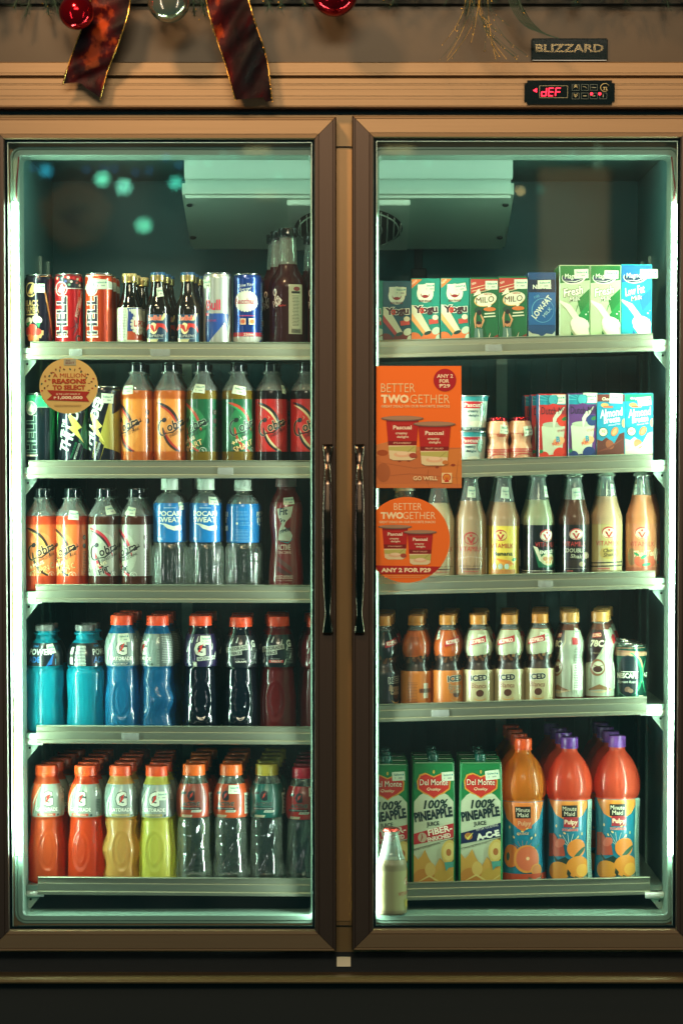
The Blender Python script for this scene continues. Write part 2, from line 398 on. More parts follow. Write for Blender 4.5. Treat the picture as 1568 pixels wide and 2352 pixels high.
# ================================================================== THE REFRIGERATOR
def X(px, Y=0.0, py=1200): return W(px, py, Y).x
def Z(py, Y=0.0, px=784): return W(px, py, Y).z
fridge = empty('display_refrigerator', (0, 0, 0))
tag(fridge, 'tall two door glass drinks refrigerator with brushed bronze toned metal frame, stocked with drinks', 'refrigerator')
TAN = '#82684a'; TAN2 = '#43352b'  # same metal; dimmer reflection on the stiles put into the second tone
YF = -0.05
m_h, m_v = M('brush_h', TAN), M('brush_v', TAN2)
m_face = M('painted', '#3d2f1a'); m_ledge = M('painted', '#6b512e')
black = M('matte', '#0c1414'); rub = M('gloss', '#0a0f10')
# header sheet, bars
box('header_top_edge', X(-130, -0.07), X(1700, -0.07), -0.075, -0.061, Z(9, -0.07), Z(-120, -0.07), M('matte', '#10160f'), fridge)
box('header_panel', X(-130, -0.06), X(1700, -0.06), -0.06, 0.0, Z(146, -0.06), Z(-120, -0.06), m_face, fridge)
def bar(name, y0, y1, Yb, Yf, grooves, mat):
    z0, z1 = Z(y1, Yf), Z(y0, Yf); pr = [(Yb, z1), (Yf+0.002, z1), (Yf, z1-0.002)]
    for g, w, d in grooves:
        zz = Z(g, Yf); pr += [(Yf, zz+w), (Yf+d, zz+w*0.6), (Yf+d, zz-w*0.6), (Yf, zz-w)]
    pr += [(Yf, z0+0.002), (Yf+0.002, z0), (Yb, z0)]
    return extrude_x(name, pr, X(-130, Yf), X(1700, Yf), [mat], fridge)
bar('header_trim', 142, 175, -0.058, -0.075, [(168, 0.0008, 0.001)], m_h)
bar('header_trim', 178.5, 247, -0.058, -0.083, [(193, 0.0009, 0.0012), (196, 0.0006, 0.0008), (205, 0.0005, -0.0007), (221, 0.0009, 0.0012), (227, 0.0006, -0.0007), (243, 0.0008, 0.001)], m_h)
# cabinet face frame round the two openings
OPL = (29, 735); OPR = (848, 1556); OT, OB = 337, 2121
cm = bmesh.new()
def fbox(x0, x1, y0, y1, Ya=YF, Yb=0.0): box_bm(cm, X(x0, YF), X(x1, YF), Ya, Yb, Z(y1, YF), Z(y0, YF))
fbox(-130, 1700, 147, OT+6); fbox(-130, 1700, OB-6, 2236)
fbox(-130, OPL[0]+6, OT+6, OB-6); fbox(OPR[1]-6, 1700, OT+6, OB-6)
link('cabinet_face', bm_mesh(cm, [M('painted', '#8a6d45')], 'cabinet_face', smooth=False), fridge)
mu = box('center_mullion', X(OPL[1]-6, YF), X(OPR[0]+6, YF), YF-0.003, 0.0, Z(OB-6.5, YF), Z(OT+6.5, YF), M('painted', '#a07a4c'), fridge)
box('mullion_joint', X(770, YF), X(811, YF), YF-0.0042, YF-0.001, Z(2126.8, YF), Z(2125, YF), black, mu)
box('mullion_joint', X(770, YF), X(811, YF), YF-0.0042, YF-0.001, Z(338.5, YF), Z(336.5, YF), black, mu)
box('header_gap_shade', X(-130, YF), X(1700, YF), YF-0.002, YF-0.0005, Z(264, YF), Z(246, YF), rub, fridge)  # black strip painting the shade in the recess under the header
box('bottom_gap', X(-130, YF), X(1700, YF), YF-0.0022, YF-0.0005, Z(2236, YF), Z(2186, YF), black, fridge)
st = box('center_sticker', X(773, YF), X(805, YF), YF-0.0048, YF-0.0023, Z(2219, YF), Z(2197, YF), M('paper', '#fff0c8'), fridge)
# base ledge and kick panel
zl = Z(2232, YF); zf = Z(2252, -0.135)
extrude_x('base_ledge', [(YF+0.02, zl), (YF-0.003, zl), (-0.125, zf+0.004), (-0.132, zf+0.001), (-0.135, zf-0.003), (-0.133, zf-0.006), (-0.12, zf-0.007), (YF+0.02, zf-0.007)], X(-130, 0), X(1700, 0), [m_ledge], fridge)
box('kick_panel', X(-130), X(1700), -0.105, 0.02, Z(2352)-0.25, zf-0.0075, M('matte', '#191b15'), fridge)
# interior liner
xl, xr = X(51, 0.0), X(1533, 0.0); zb, zt = Z(2112, 0.0), Z(345, 0.0); DB = 0.56
lm = bmesh.new()
t = 0.012
box_bm(lm, xl-t, xl, 0.001, DB, zb, zt); box_bm(lm, xr, xr+t, 0.001, DB, zb, zt)
box_bm(lm, xl-t, xr+t, 0.001, DB, zt+0.0005, zt+t); box_bm(lm, xl-t, xr+t, 0.001, DB, zb-t, zb-0.0005)
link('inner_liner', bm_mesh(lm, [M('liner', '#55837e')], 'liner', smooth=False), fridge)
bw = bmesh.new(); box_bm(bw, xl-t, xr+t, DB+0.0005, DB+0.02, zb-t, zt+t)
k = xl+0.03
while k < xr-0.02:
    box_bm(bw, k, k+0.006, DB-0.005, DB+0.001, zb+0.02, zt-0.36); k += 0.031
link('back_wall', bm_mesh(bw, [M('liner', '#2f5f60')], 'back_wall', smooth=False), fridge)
# pale breaker frames with rounded corners
def rring(name, x0, x1, z0, z1, rad, prof, mat, parent):
    bm = bmesh.new(); rings = []
    for ins, y in prof:
        a0, a1, c0, c1 = x0+ins, x1-ins, z0+ins, z1-ins; r = max(rad-ins, 0.008) ; ring = []
        for cxx, czz, s in ((a1-r, c1-r, 0), (a0+r, c1-r, 90), (a0+r, c0+r, 180), (a1-r, c0+r, 270)):
            for j in range(9):
                an = math.radians(s+j*90/8); ring.append(bm.verts.new((cxx+r*math.cos(an), y, czz+r*math.sin(an))))
        rings.append(ring)
    for a, b in zip(rings, rings[1:]):
        n = len(a)
        for k in range(n): bm.faces.new((a[k], a[(k+1) % n], b[(k+1) % n], b[k]))
    return link(name, bm_mesh(bm, [mat], name, angle=0.5), parent)
pale = M('plastic', '#7d9a89')
for a, b in (OPL, OPR):
    rring('breaker_frame', X(a, YF), X(b, YF), Z(OB, YF), Z(OT, YF), 0.022, [(0, YF-0.0005), (0.0012, YF-0.0042), (0.004, YF-0.0042), (0.005, YF-0.002), (0.007, YF-0.005), (0.0155, YF-0.005), (0.0175, YF-0.002), (0.0185, 0.004), (0.0155, 0.006), (0.0003, 0.006), (0.0003, YF)], pale, fridge)
# LED strips
def led(px0, px1, side):
    r = box('light_strip', X(px0, -0.06), X(px1, -0.06), -0.0585, -0.0553, Z(1966, -0.06), Z(463, -0.06), M('plastic', '#dfeee4'), fridge)
    bm = bmesh.new(); n = 120; z0, z1 = Z(1962, -0.06), Z(470, -0.06)
    xc = (X(px0, -0.065)+X(px1, -0.065))/2; hw = (X(px1, -0.065)-X(px0, -0.065))/2; rings = []
    for i in range(n*2+1):
        z = z0+(z1-z0)*i/(n*2); f = 1.0 if i % 2 else 0.86
        rings.append([bm.verts.new((xc+math.cos(a)*hw*f, -0.0655-math.sin(a)*0.0062*f, z)) for a in [math.pi*k/4 for k in range(8)]])
    for a, b in zip(rings, rings[1:]):
        for k in range(8): bm.faces.new((a[k], a[(k+1) % 8], b[(k+1) % 8], b[k]))
    bm.faces.new(rings[0]); bm.faces.new(rings[-1])
    link('diodes', bm_mesh(bm, [M('glow', '#cdf4da', s=175)], 'diodes', smooth=False), r)
    return r
led(32.5, 46.5, -1); led(1538, 1552, 1)
for pts in ([(44, 360), (41, 395), (38, 430), (39, 464)], [(1541, 360), (1545, 395), (1549, 430), (1546, 464)]):
    bm = bmesh.new(); tube_bm(bm, [W(x, y, -0.062) for x, y in pts], 0.0016, 6); link('light_wire', bm_mesh(bm, [M('plastic', '#5a1716')], 'wire'), fridge)
# front and rear shelf standards
for px in (53.5, 1530): 
    s = 1 if px < 700 else -1
    box('shelf_standard', X(px-3.2, 0.0), X(px+3.2, 0.0), -0.002, 0.012, Z(2085, 0), Z(516, 0), M('metal', '#a9c4b4'), fridge)
for px, Y in ((55.5, 0.30), (1529, 0.30), (57, 0.44), (1528, 0.44)):
    x = X(51 if px < 700 else 1533, 0.0); s = 1 if px < 700 else -1
    box('shelf_standard', x+s*0.0005, x+s*0.006, Y, Y+0.02, Z(2085, 0), Z(560, 0), M('metal', '#7f9a90'), fridge)
for px in (430, 792, 1150):
    box('shelf_standard', X(px, DB)-0.011, X(px, DB)+0.011, DB-0.012, DB-0.006, Z(2085, 0), Z(700, 0), M('metal', '#8aa59b'), fridge)
# evaporator unit hung under the roof
ev = empty('evaporator', (0, 0, 0), fridge)
EY, EB = 0.12, 0.40
ex0, ex1 = X(418, EY, 400), X(1180, EY, 400); ez0 = Z(452, EY); ez1 = Z(574, EB)
def prism_yz(name, prof, x0, x1, mat, parent, bev=0.004):
    bm = bmesh.new(); a = [bm.verts.new((x0, y, z)) for y, z in prof]; b = [bm.verts.new((x1, y, z)) for y, z in prof]; n = len(prof)
    for i in range(n): bm.faces.new((a[i], a[(i+1) % n], b[(i+1) % n], b[i]))
    bm.faces.new(a); bm.faces.new(b); bmesh.ops.recalc_face_normals(bm, faces=bm.faces)
    if bev: bmesh.ops.bevel(bm, geom=bm.edges[:], offset=bev, segments=2, affect='EDGES')
    return link(name, bm_mesh(bm, [mat], name, angle=0.6), parent)
em = M('plastic', '#a9c2b0')
prism_yz('upper_cover', [(EY+0.004, zt-0.001), (EY+0.004, Z(413, EY)+0.001), (DB-0.02, Z(413, EY)+0.001), (DB-0.02, zt-0.001)], ex0+0.004, ex1-0.002, em, ev, 0.002)
hous = prism_yz('drip_housing', [(EY, Z(413, EY)), (EY, ez0), (EB, ez1), (EB+0.05, ez1+0.02), (EB+0.08, Z(413, EY))], ex0, ex1, em, ev, 0.006)
sl = Vector((0, EB-EY, ez1-ez0)); sll = sl.length; sl.normalize(); nn = Vector((0, -sl.z, sl.y))
if nn.z > 0: nn = -nn
def onsl(x, v, off): return Vector((x, EY, ez0))+sl*v+nn*off   # point on the slanting underside
def slab(name, x0, x1, v0, v1, o0, o1, mat, parent):
    bm = bmesh.new(); vs = [bm.verts.new(onsl(x, v, o)) for x, v, o in ((x0, v0, o0), (x1, v0, o0), (x1, v1, o0), (x0, v1, o0), (x0, v0, o1), (x1, v0, o1), (x1, v1, o1), (x0, v1, o1))]
    for f in ((0, 1, 2, 3), (4, 5, 6, 7), (0, 1, 5, 4), (1, 2, 6, 5), (2, 3, 7, 6), (3, 0, 4, 7)): bm.faces.new([vs[i] for i in f])
    bmesh.ops.recalc_face_normals(bm, faces=bm.faces); bmesh.ops.bevel(bm, geom=bm.edges[:], offset=0.0015, segments=2, affect='EDGES')
    return link(name, bm_mesh(bm, [mat], name, angle=0.6), parent)
fx0, fx1 = X(662, 0.25, 500), X(938, 0.25, 500); fc = (fx0+fx1)/2; fv = sll*0.47; fr = (fx1-fx0)/2-0.012
fg = slab('fan_guard', fx0, fx1, 0.012, sll-0.03, 0.0, 0.012, M('plastic', '#b7ccb9'), ev)
bm = bmesh.new(); ce = onsl(fc, fv, 0.0128); kv = (sll-0.05)/2/fr
ring = [bm.verts.new(ce+Vector((1, 0, 0))*math.cos(a)*fr+sl*math.sin(a)*fr*kv) for a in [2*math.pi*i/48 for i in range(48)]]; bm.faces.new(ring)
link('fan_opening', bm_mesh(bm, [M('matte', '#060b0c')], 'fan_opening', smooth=False), fg)
bm = bmesh.new(); gx = -fr+0.012
while gx < fr-0.004:
    hh = math.sqrt(max(fr*fr-gx*gx, 1e-6))*kv; a = ce+Vector((gx, 0, 0))-sl*hh+nn*0.003; b = ce+Vector((gx, 0, 0))+sl*hh+nn*0.003; tube_bm(bm, [a, (a+b)/2, b], 0.0012, 6); gx += 0.013
for rr in (0.30, 0.62, 0.93):
    tube_bm(bm, [ce+Vector((math.cos(a)*fr*rr, 0, 0))+sl*math.sin(a)*fr*rr*kv+nn*0.004 for a in [2*math.pi*i/36 for i in range(37)]], 0.0014, 6)
link('fan_grille', bm_mesh(bm, [M('plastic', '#9fb5a2')], 'fan_grille'), fg)
bm = bmesh.new(); hub = [bm.verts.new(ce+nn*0.002+Vector((math.cos(a)*0.03, 0, 0))+sl*math.sin(a)*0.03) for a in [2*math.pi*i/24 for i in range(24)]]; bm.faces.new(hub)
link('fan_hub', bm_mesh(bm, [M('matte', '#1d2a2a')], 'fan_hub', smooth=False), fg)
for px, py, Y in ((436, 471, 0.16), (444, 541, 0.33), (1160, 471, 0.16), (1147, 543, 0.33)):
    bm = bmesh.new(); bmesh.ops.create_uvsphere(bm, u_segments=12, v_segments=8, radius=0.0065, matrix=Matrix.Translation(onsl(X(px, Y, py), (Y-EY)/(EB-EY)*sll, 0.001)) @ Matrix.Diagonal((1, 1, 0.6, 1)))
    link('screw', bm_mesh(bm, [M('chrome', '#3c4442', r=0.3)], 'screw'), hous)
dp_ = box('drain_pipe', X(951, 0.5, 600), X(970, 0.5, 600), 0.49, 0.51, Z(640, 0.5), Z(560, 0.5), M('matte', '#101819'), ev, 0.003)
box('pipe_boot', X(943, 0.5, 600), X(980, 0.5, 600), 0.48, 0.515, Z(700, 0.5), Z(617, 0.5), M('matte', '#101819'), dp_, 0.006)
# shelves.  rail: (x0, x1, y at x0, y at x1)
RAILS = {('L', 1): (70, 790, 784, 786), ('L', 2): (66, 790, 1057, 1057.5), ('L', 3): (82, 790, 1342, 1344), ('L', 4): (84, 790, 1666, 1670), ('L', 5): (87, 790, 2014, 2019),
         ('R', 1): (796, 1499, 783, 765), ('R', 2): (796, 1496, 1064, 1041), ('R', 3): (796, 1504, 1327, 1311), ('R', 4): (796, 1484, 1620, 1600), ('R', 5): (796, 1492, 2031, 2014)}
RH = 0.0335
YO = {('R', 5): 0.022}
def raily(side, row, px):
    x0, x1, y0, y1 = RAILS[(side, row)]; return y0+(y1-y0)*(px-x0)/(x1-x0)
def shelf_z(side, row, xw):   # world height of the shelf top at world x
    x0, x1, y0, y1 = RAILS[(side, row)]
    a = W(x0, y0+16, YO.get((side, row), 0)); b = W(x1, y1+16, YO.get((side, row), 0)); return a.z+(b.z-a.z)*(xw-a.x)/(b.x-a.x)
shm = M('metal', '#9db5a6', r=0.4); railm = M('metal', '#aeb29c', r=0.34)
for (side, row), (x0, x1, y0, y1) in RAILS.items():
    xa, xb = (xl+0.004, X(791)) if side == 'L' else (X(796), xr-0.004)
    za, zb2 = shelf_z(side, row, xa), shelf_z(side, row, xb)
    yo = YO.get((side, row), 0)
    sh = box('shelf', xa, xb, -0.016+yo, 0.5, za-0.010, za-0.0003, shm, fridge, dz=zb2-za)
    Yr = -0.028+yo; p0, p1 = W(x0, y0, Yr), W(x1, y1, Yr)
    pr = [(-0.0185, 0), (-0.027, 0), (-0.0285, -0.0012), (-0.0245, -0.003), (-0.0245, -0.0115), (-0.028, -0.0125), (-0.0275, -0.026), (-0.032, -0.0275), (-0.032, -0.0325), (-0.030, -0.0335), (-0.0185, -0.0335)]
    extrude_x('price_rail', [(y+yo, p0.z+z) for y, z in pr], p0.x, p1.x, [railm], sh, dz=p1.z-p0.z)
    out = -1 if side == 'L' else 1
    for q, (tx, tw) in enumerate({('L', 1): [(180, 30), (372, 44)], ('L', 4): [(300, 40)], ('R', 1): [(1130, 38)], ('R', 3): [(1250, 34)], ('L', 2): [(520, 36)], ('R', 4): [(1010, 40)]}.get((side, row), [])):
        tz = Z(raily(side, row, tx), Yr, tx); box('tape_strip', X(tx-tw/2), X(tx+tw/2), -0.0292+yo, -0.0287+yo, tz-0.027, tz-0.0135, M('clear', '#e8eee0', d=0.3), sh)
    xo = xl+0.001 if side == 'L' else xr-0.001; xi = p0.x+0.01 if side == 'L' else p1.x-0.01
    zz = shelf_z(side, row, xo)-0.0165
    bm = bmesh.new(); tube_bm(bm, [(xi, -0.012, zz), (xo-out*0.006, -0.012, zz), (xo-out*0.002, -0.006, zz), (xo-out*0.002, 0.12, zz)], 0.0062, 12)
    link('support_rod', bm_mesh(bm, [M('plastic', '#e6f0e4')], 'rod'), sh)
    bm = bmesh.new(); q = [(xo-out*0.0015, zz-0.005), (xo-out*0.027, zz-0.005), (xo-out*0.027, zz-0.010), (xo-out*0.006, zz-0.036), (xo-out*0.0015, zz-0.036)]
    fa = [bm.verts.new((x, 0.000, z)) for x, z in q]; fb = [bm.verts.new((x, 0.003, z)) for x, z in q]
    bm.faces.new(fa); bm.faces.new(fb)
    for i in range(5): bm.faces.new((fa[i], fa[(i+1) % 5], fb[(i+1) % 5], fb[i]))
    br = link('shelf_bracket', bm_mesh(bm, [M('plastic', '#9fb8a8')], 'bracket', smooth=False), sh)
    bm = bmesh.new(); bmesh.ops.create_cone(bm, cap_ends=True, segments=12, radius1=0.0022, radius2=0.0022, depth=0.001, matrix=Matrix.Translation((xo-out*0.011, -0.0006, zz-0.013)) @ Matrix.Rotation(math.pi/2, 4, 'X'))
    link('bracket_hole', bm_mesh(bm, [black], 'hole'), br)
# ------------------------------------------------------------------ doors
YD = -0.095
def door(name, ox0, ox1, oy0, oy1, hpx):
    D = empty(name, (0, 0, 0), fridge)
    prof = [(0, -0.054), (0, YD+0.006), (1.5, YD+0.001), (3, YD), (6.5, YD+0.0002), (7.2, YD+0.0012), (8, YD+0.0002), (38.5, YD), (39.2, YD+0.0014), (40.2, YD+0.0014), (41, YD), (48, YD+0.0005), (50, YD+0.004), (50, -0.072)]
    x0, x1, z0, z1 = X(ox0, YD), X(ox1, YD), Z(oy1, YD), Z(oy0, YD); s = SCL(784, 1200, YD)
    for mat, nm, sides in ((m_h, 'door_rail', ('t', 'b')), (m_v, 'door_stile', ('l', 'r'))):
        for sd in sides:
            bm = bmesh.new(); ca, cb = [], []; g = 0.0006
            for d, y in prof:
                d *= s
                if sd == 't': pa, pb = (x0+d+g, z1-d), (x1-d-g, z1-d)
                elif sd == 'b': pa, pb = (x0+d+g, z0+d), (x1-d-g, z0+d)
                elif sd == 'l': pa, pb = (x0+d, z0+d+g), (x0+d, z1-d-g)
                else: pa, pb = (x1-d, z0+d+g), (x1-d, z1-d-g)
                ca.append(bm.verts.new((pa[0], y, pa[1]))); cb.append(bm.verts.new((pb[0], y, pb[1])))
            n = len(ca)
            for i in range(n): bm.faces.new((ca[i], ca[(i+1) % n], cb[(i+1) % n], cb[i]))
            bm.faces.new(ca); bm.faces.new(cb)
            link(nm, bm_mesh(bm, [mat], nm, smooth=False), D)
    i0 = 50*s
    gx0, gx1, gz0, gz1 = x0+i0, x1-i0, z0+i0, z1-i0
    bm = bmesh.new()   # black border and gasket behind the glass edge
    w = 5.5*s
    for a, b, c, d in ((gx0, gx1, gz1-w, gz1), (gx0, gx1, gz0, gz0+w*1.3), (gx0, gx0+w, gz0+w*1.3, gz1-w), (gx1-w, gx1, gz0+w*1.3, gz1-w)):
        box_bm(bm, a, b, -0.084, -0.0735, c, d)
    link('gasket', bm_mesh(bm, [rub], 'gasket', smooth=False), D)
    bm = bmesh.new(); e = 1.2*s
    for a, b, c, d in ((gx0+w, gx1-w, gz1-w-e, gz1-w), (gx0+w, gx0+w+e, gz0+w*1.3, gz1-w-e), (gx1-w-e, gx1-w, gz0+w*1.3, gz1-w-e)):
        box_bm(bm, a+0.0002, b-0.0002, -0.082, -0.0745, c, d-0.0002)
    link('glass_spacer', bm_mesh(bm, [M('metal', '#cfe0cf')], 'spacer', smooth=False), D)
    box('glass_pane', gx0+0.001, gx1-0.001, -0.0805, -0.0775, gz0+0.001, gz1-0.001, M('pane'), D)
    # chrome pull handle
    c = X(hpx, YD); zt_, zb_ = Z(1020, YD), Z(1457, YD); L_ = zt_-zb_; bm = bmesh.new(); rings = []
    K = [(0, 11, 5, 0), (0.008, 12.2, 9, 0), (0.05, 10.6, 14, 1), (0.105, 7.4, 12, 8), (0.125, 6.9, 9, 16), (0.2, 8.8, 8, 28), (0.35, 11.2, 8, 36), (0.5, 12, 8, 39), (0.65, 11.2, 8, 36), (0.8, 8.8, 8, 28), (0.875, 6.9, 9, 16), (0.895, 7.4, 12, 8), (0.95, 10.6, 14, 1), (0.992, 12.2, 9, 0), (1, 11, 5, 0)]
    def ip(t):
        for a, b in zip(K, K[1:]):
            if a[0] <= t <= b[0]: u = (t-a[0])/(b[0]-a[0]); return [a[j]+(b[j]-a[j])*u for j in (1, 2, 3)]
    N_ = 80
    for i in range(N_+1):
        tt = i/N_; hw, th, of = ip(tt); ring = []
        for k in range(28):
            an = 2*math.pi*k/28; ca_, sa_ = math.cos(an), math.sin(an)
            ring.append(bm.verts.new((c+hw*s*math.copysign(abs(ca_)**0.75, ca_), YD-0.001-(of+th*0.5)*s*1.1-th*s*0.6*math.copysign(abs(sa_)**0.8, sa_), zb_+L_*tt)))
        rings.append(ring)
    for a, b in zip(rings, rings[1:]):
        for k in range(28): bm.faces.new((a[k], a[(k+1) % 28], b[(k+1) % 28], b[k]))
    bm.faces.new(rings[0]); bm.faces.new(rings[-1])
    link('handle', bm_mesh(bm, [M('chrome', '#5a4c42', r=0.16)], 'handle', angle=1.0), D)
    return D
door('glass_door', -34, 772, 268, 2186, 752.3)
door('glass_door', 808, 1607, 265, 2184, 825.3)
# ------------------------------------------------------------------ nameplate and thermostat
cxp = 1306.5; np_ = empty('nameplate', W(cxp, 114.5, -0.062), fridge)
bm = bmesh.new(); hw, hh = 86*PX, 25*PX; box_bm(bm, -hw, hw, -0.005, 0.0, -hh, hh); bmesh.ops.bevel(bm, geom=bm.edges[:], offset=0.002, segments=3, affect='EDGES')
link('plate', bm_mesh(bm, [M('gloss', '#07100f')], 'plate', angle=0.7), np_)
mats, slot = [], {}; bm = art_bm([T('BLIZZARD', 0, 3, 153, 18, '#b09a78', 0.03, 0)], 'chrome', mats, slot, off0=6.6)
for v in bm.verts: v.co *= PX
link('lettering', bm_mesh(bm, mats, 'lettering', smooth=False), np_)
th = empty('thermostat', W(1306.5, 212.5, -0.085), fridge)
bm = bmesh.new(); hw, hh = 101*PX, 26.5*PX; vv = box_bm(bm, -hw, hw, -0.004, 0.001, -hh, hh)
bmesh.ops.bevel(bm, geom=[e for e in bm.edges if abs(e.verts[0].co.y-e.verts[1].co.y) > 0.003], offset=0.005, segments=4, affect='EDGES')
link('case', bm_mesh(bm, [M('gloss', '#060d0d')], 'case', angle=0.7), th)
def flatpart(nm, items, kind, off, parent):
    mats, slot = [], {}; bm = art_bm(items, kind, mats, slot, off0=off)
    for v in bm.verts: v.co *= PX
    return link(nm, bm_mesh(bm, mats, nm, smooth=False), parent)
def box_line(x, y, w, h, col, t=0.7): return [R(x, y+h/2, w, t, col), R(x, y-h/2, w, t, col), R(x-w/2, y, t, h, col), R(x+w/2, y, t, h, col)]
seg7 = {'d': 'bcdeg', 'E': 'adefg', 'F': 'aefg'}
def dig(ch, x, y, w, h, col):
    o = []; t = 2.3; S = {'a': (0, h/2, w, t), 'g': (0, 0, w, t), 'd': (0, -h/2, w, t), 'b': (w/2, h/4, t, h/2), 'c': (w/2, -h/4, t, h/2), 'f': (-w/2, h/4, t, h/2), 'e': (-w/2, -h/4, t, h/2)}
    for c_ in seg7[ch]: dx, dy, a, b = S[c_]; o.append(R(x+dx+dy*0.12, y+dy, a, b, col))
    return o
icons = [box_line(-35.7, 1, 62.5, 26.5, '#8d8a66', 0.8)]
for ix, (bx, by) in enumerate([(13.5, 10.5), (34, 10.5), (54, 10.5), (13.5, -8.5), (34, -8.5), (54, -8.5), (75, -8.5)]):
    icons.append(box_line(bx, by, 16, 13, '#4f5d55', 0.6))
icons += [SW([(9, 9), (13.5, 13), (18, 9)], 1.4, '#cfc48c'), SW([(9, 12.5), (13.5, 16), (18, 12.5)], 1.2, '#cfc48c'), SW([(9, -7), (13.5, -11), (18, -7)], 1.4, '#cfc48c'), SW([(9, -3.5), (13.5, -7.5), (18, -3.5)], 1.2, '#cfc48c'),
          SW([(29, 12), (34, 12), (39, 8)], 1.2, '#8d8a66'), R(54, 10, 10, 1.6, '#6f745f'), R(34, -8.5, 8, 1.6, '#8d8a66'), R(54, -8.5, 6, 1.6, '#8d8a66'), R(75, -8.5, 2, 6, '#6f745f'),
          ARC(79, 10, 10, 9, 20, 300, 1.2, '#b8a868'), T('TL', 80, 7.5, 11, 7, '#b8a868', 0.01, 0.2)]
flatpart('keypad_icons', icons, 'print', 5.2, th)
flatpart('red_digits', [dig('d', -57, 0.5, 10, 17, '#ff1030'), dig('E', -41.5, 0.5, 10, 17, '#ff1030'), dig('F', -26, 0.5, 10, 17, '#ff1030'), ], 'glow', 5.4, th)
for q in ([P([(-82, 4), (-73, 9), (-73, -1)], '#ff1030')], [E(49, -3.5, 3.2, 3.2, '#ff1030')], [E(67.5, -3.5, 3.2, 3.2, '#ff1030')]): flatpart('indicator_light', q, 'glow', 5.4, th)
# ------------------------------------------------------------------ Christmas trimmings hung over the header
def ball(px, py, rp, col, label, Y=-0.19):
    o = empty('bauble', W(px, py, Y)); tag(o, label, 'bauble', 'baubles on the garland'); r = rp*PX
    bm = bmesh.new(); bmesh.ops.create_uvsphere(bm, u_segments=40, v_segments=24, radius=r); link('globe', bm_mesh(bm, [M('ball', col)], 'globe'), o)
    bm = bmesh.new(); bmesh.ops.create_cone(bm, cap_ends=True, segments=16, radius1=r*0.2, radius2=r*0.18, depth=r*0.3, matrix=Matrix.Translation((0, 0, r*1.08))); link('cap', bm_mesh(bm, [M('chrome', '#c9a860', r=0.3)], 'cap'), o)
ball(176, 28, 38, '#a50f1c', 'shiny red bauble left of the left ribbon')
ball(388, 2, 47, '#b5ad92', 'silver bauble between the two ribbon tails')
ball(768, -16, 51, '#9a0c1c', 'shiny red bauble above the middle of the doors')
ball(1420, -95, 50, '#4a3526', 'dark bauble above the nameplate, almost out of the picture')
def ribbon(label, cl, hw0, tail):
    o = empty('ribbon', W(cl[0][0], cl[0][1], -0.16)); tag(o, label, 'ribbon', 'ribbon tails'); org = o.location.copy()
    n = 40; bm = bmesh.new(); rows = []; rnd = random.Random(int(cl[0][0]))
    def at(t):
        f = t*(len(cl)-1); i = min(int(f), len(cl)-2); u = f-i; a, b = cl[i], cl[i+1]; return [a[j]+(b[j]-a[j])*u for j in range(4)]
    def sm(t): a, b, c = at(max(0, t-0.06)), at(t), at(min(1, t+0.06)); return [(a[j]+2*b[j]+c[j])/4 for j in range(4)]
    edges = [[], []]
    for i in range(n+1):
        t_ = i/n; x, y, Y, w = sm(t_); row = []
        nx = sm(min(1, t_+0.02)); pv = sm(max(0, t_-0.02)); dx, dy = nx[0]-pv[0], nx[1]-pv[1]; l = math.hypot(dx, dy) or 1
        for k in range(13):
            u = k/12*2-1; px_, py_ = x-dy/l*-u*w*-1, y+dx/l*u*w*-1
            px_, py_ = x+dy/l*u*w, y-dx/l*u*w
            if i == n: py_ += tail(u)
            elif i > n-8: py_ += tail(u)*(1-(n-i)/8)
            yy = Y+0.006*math.sin(u*2.4+t_*7+cl[0][0])+0.004*math.sin(t_*23+u*3)
            q = W(px_, py_, yy)-org; row.append(bm.verts.new(q))
            if k in (0, 12): edges[0 if k == 0 else 1].append(q)
        rows.append(row)
    for a, b in zip(rows, rows[1:]):
        for k in range(12): bm.faces.new((a[k], a[k+1], b[k+1], b[k]))
    g = bmesh.ops.solidify(bm, geom=bm.faces[:], thickness=0.0008)
    link('fabric', bm_mesh(bm, [M('ribbon')], 'fabric', angle=1.2), o)
    for e in edges:
        bm = bmesh.new(); pts = [p+Vector((math.sin(i*9)*0.0003, -0.001, 0)) for i, p in enumerate(e)]; tube_bm(bm, pts, 0.0010, 5)
        for p in pts[::1]:
            bmesh.ops.create_icosphere(bm, subdivisions=1, radius=0.0011+0.0006*rnd.random(), matrix=Matrix.Translation(p+Vector((0, -0.0005, rnd.uniform(-0.003, 0.003)))))
        link('gold_wire_edge', bm_mesh(bm, [M('chrome', '#c79a4c', r=0.35)], 'wire', smooth=False), o)
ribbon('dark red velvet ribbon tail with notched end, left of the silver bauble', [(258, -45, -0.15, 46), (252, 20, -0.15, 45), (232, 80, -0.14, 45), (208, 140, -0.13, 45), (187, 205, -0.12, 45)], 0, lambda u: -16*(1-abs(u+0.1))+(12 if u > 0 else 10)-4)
ribbon('red velvet ribbon tail with pointed end, right of the silver bauble', [(515, -45, -0.16, 48), (526, 20, -0.16, 48), (545, 80, -0.15, 48), (566, 140, -0.14, 48), (584, 235, -0.125, 43)], 0, lambda u: 10 if u > 0.6 else (-4+u*4))
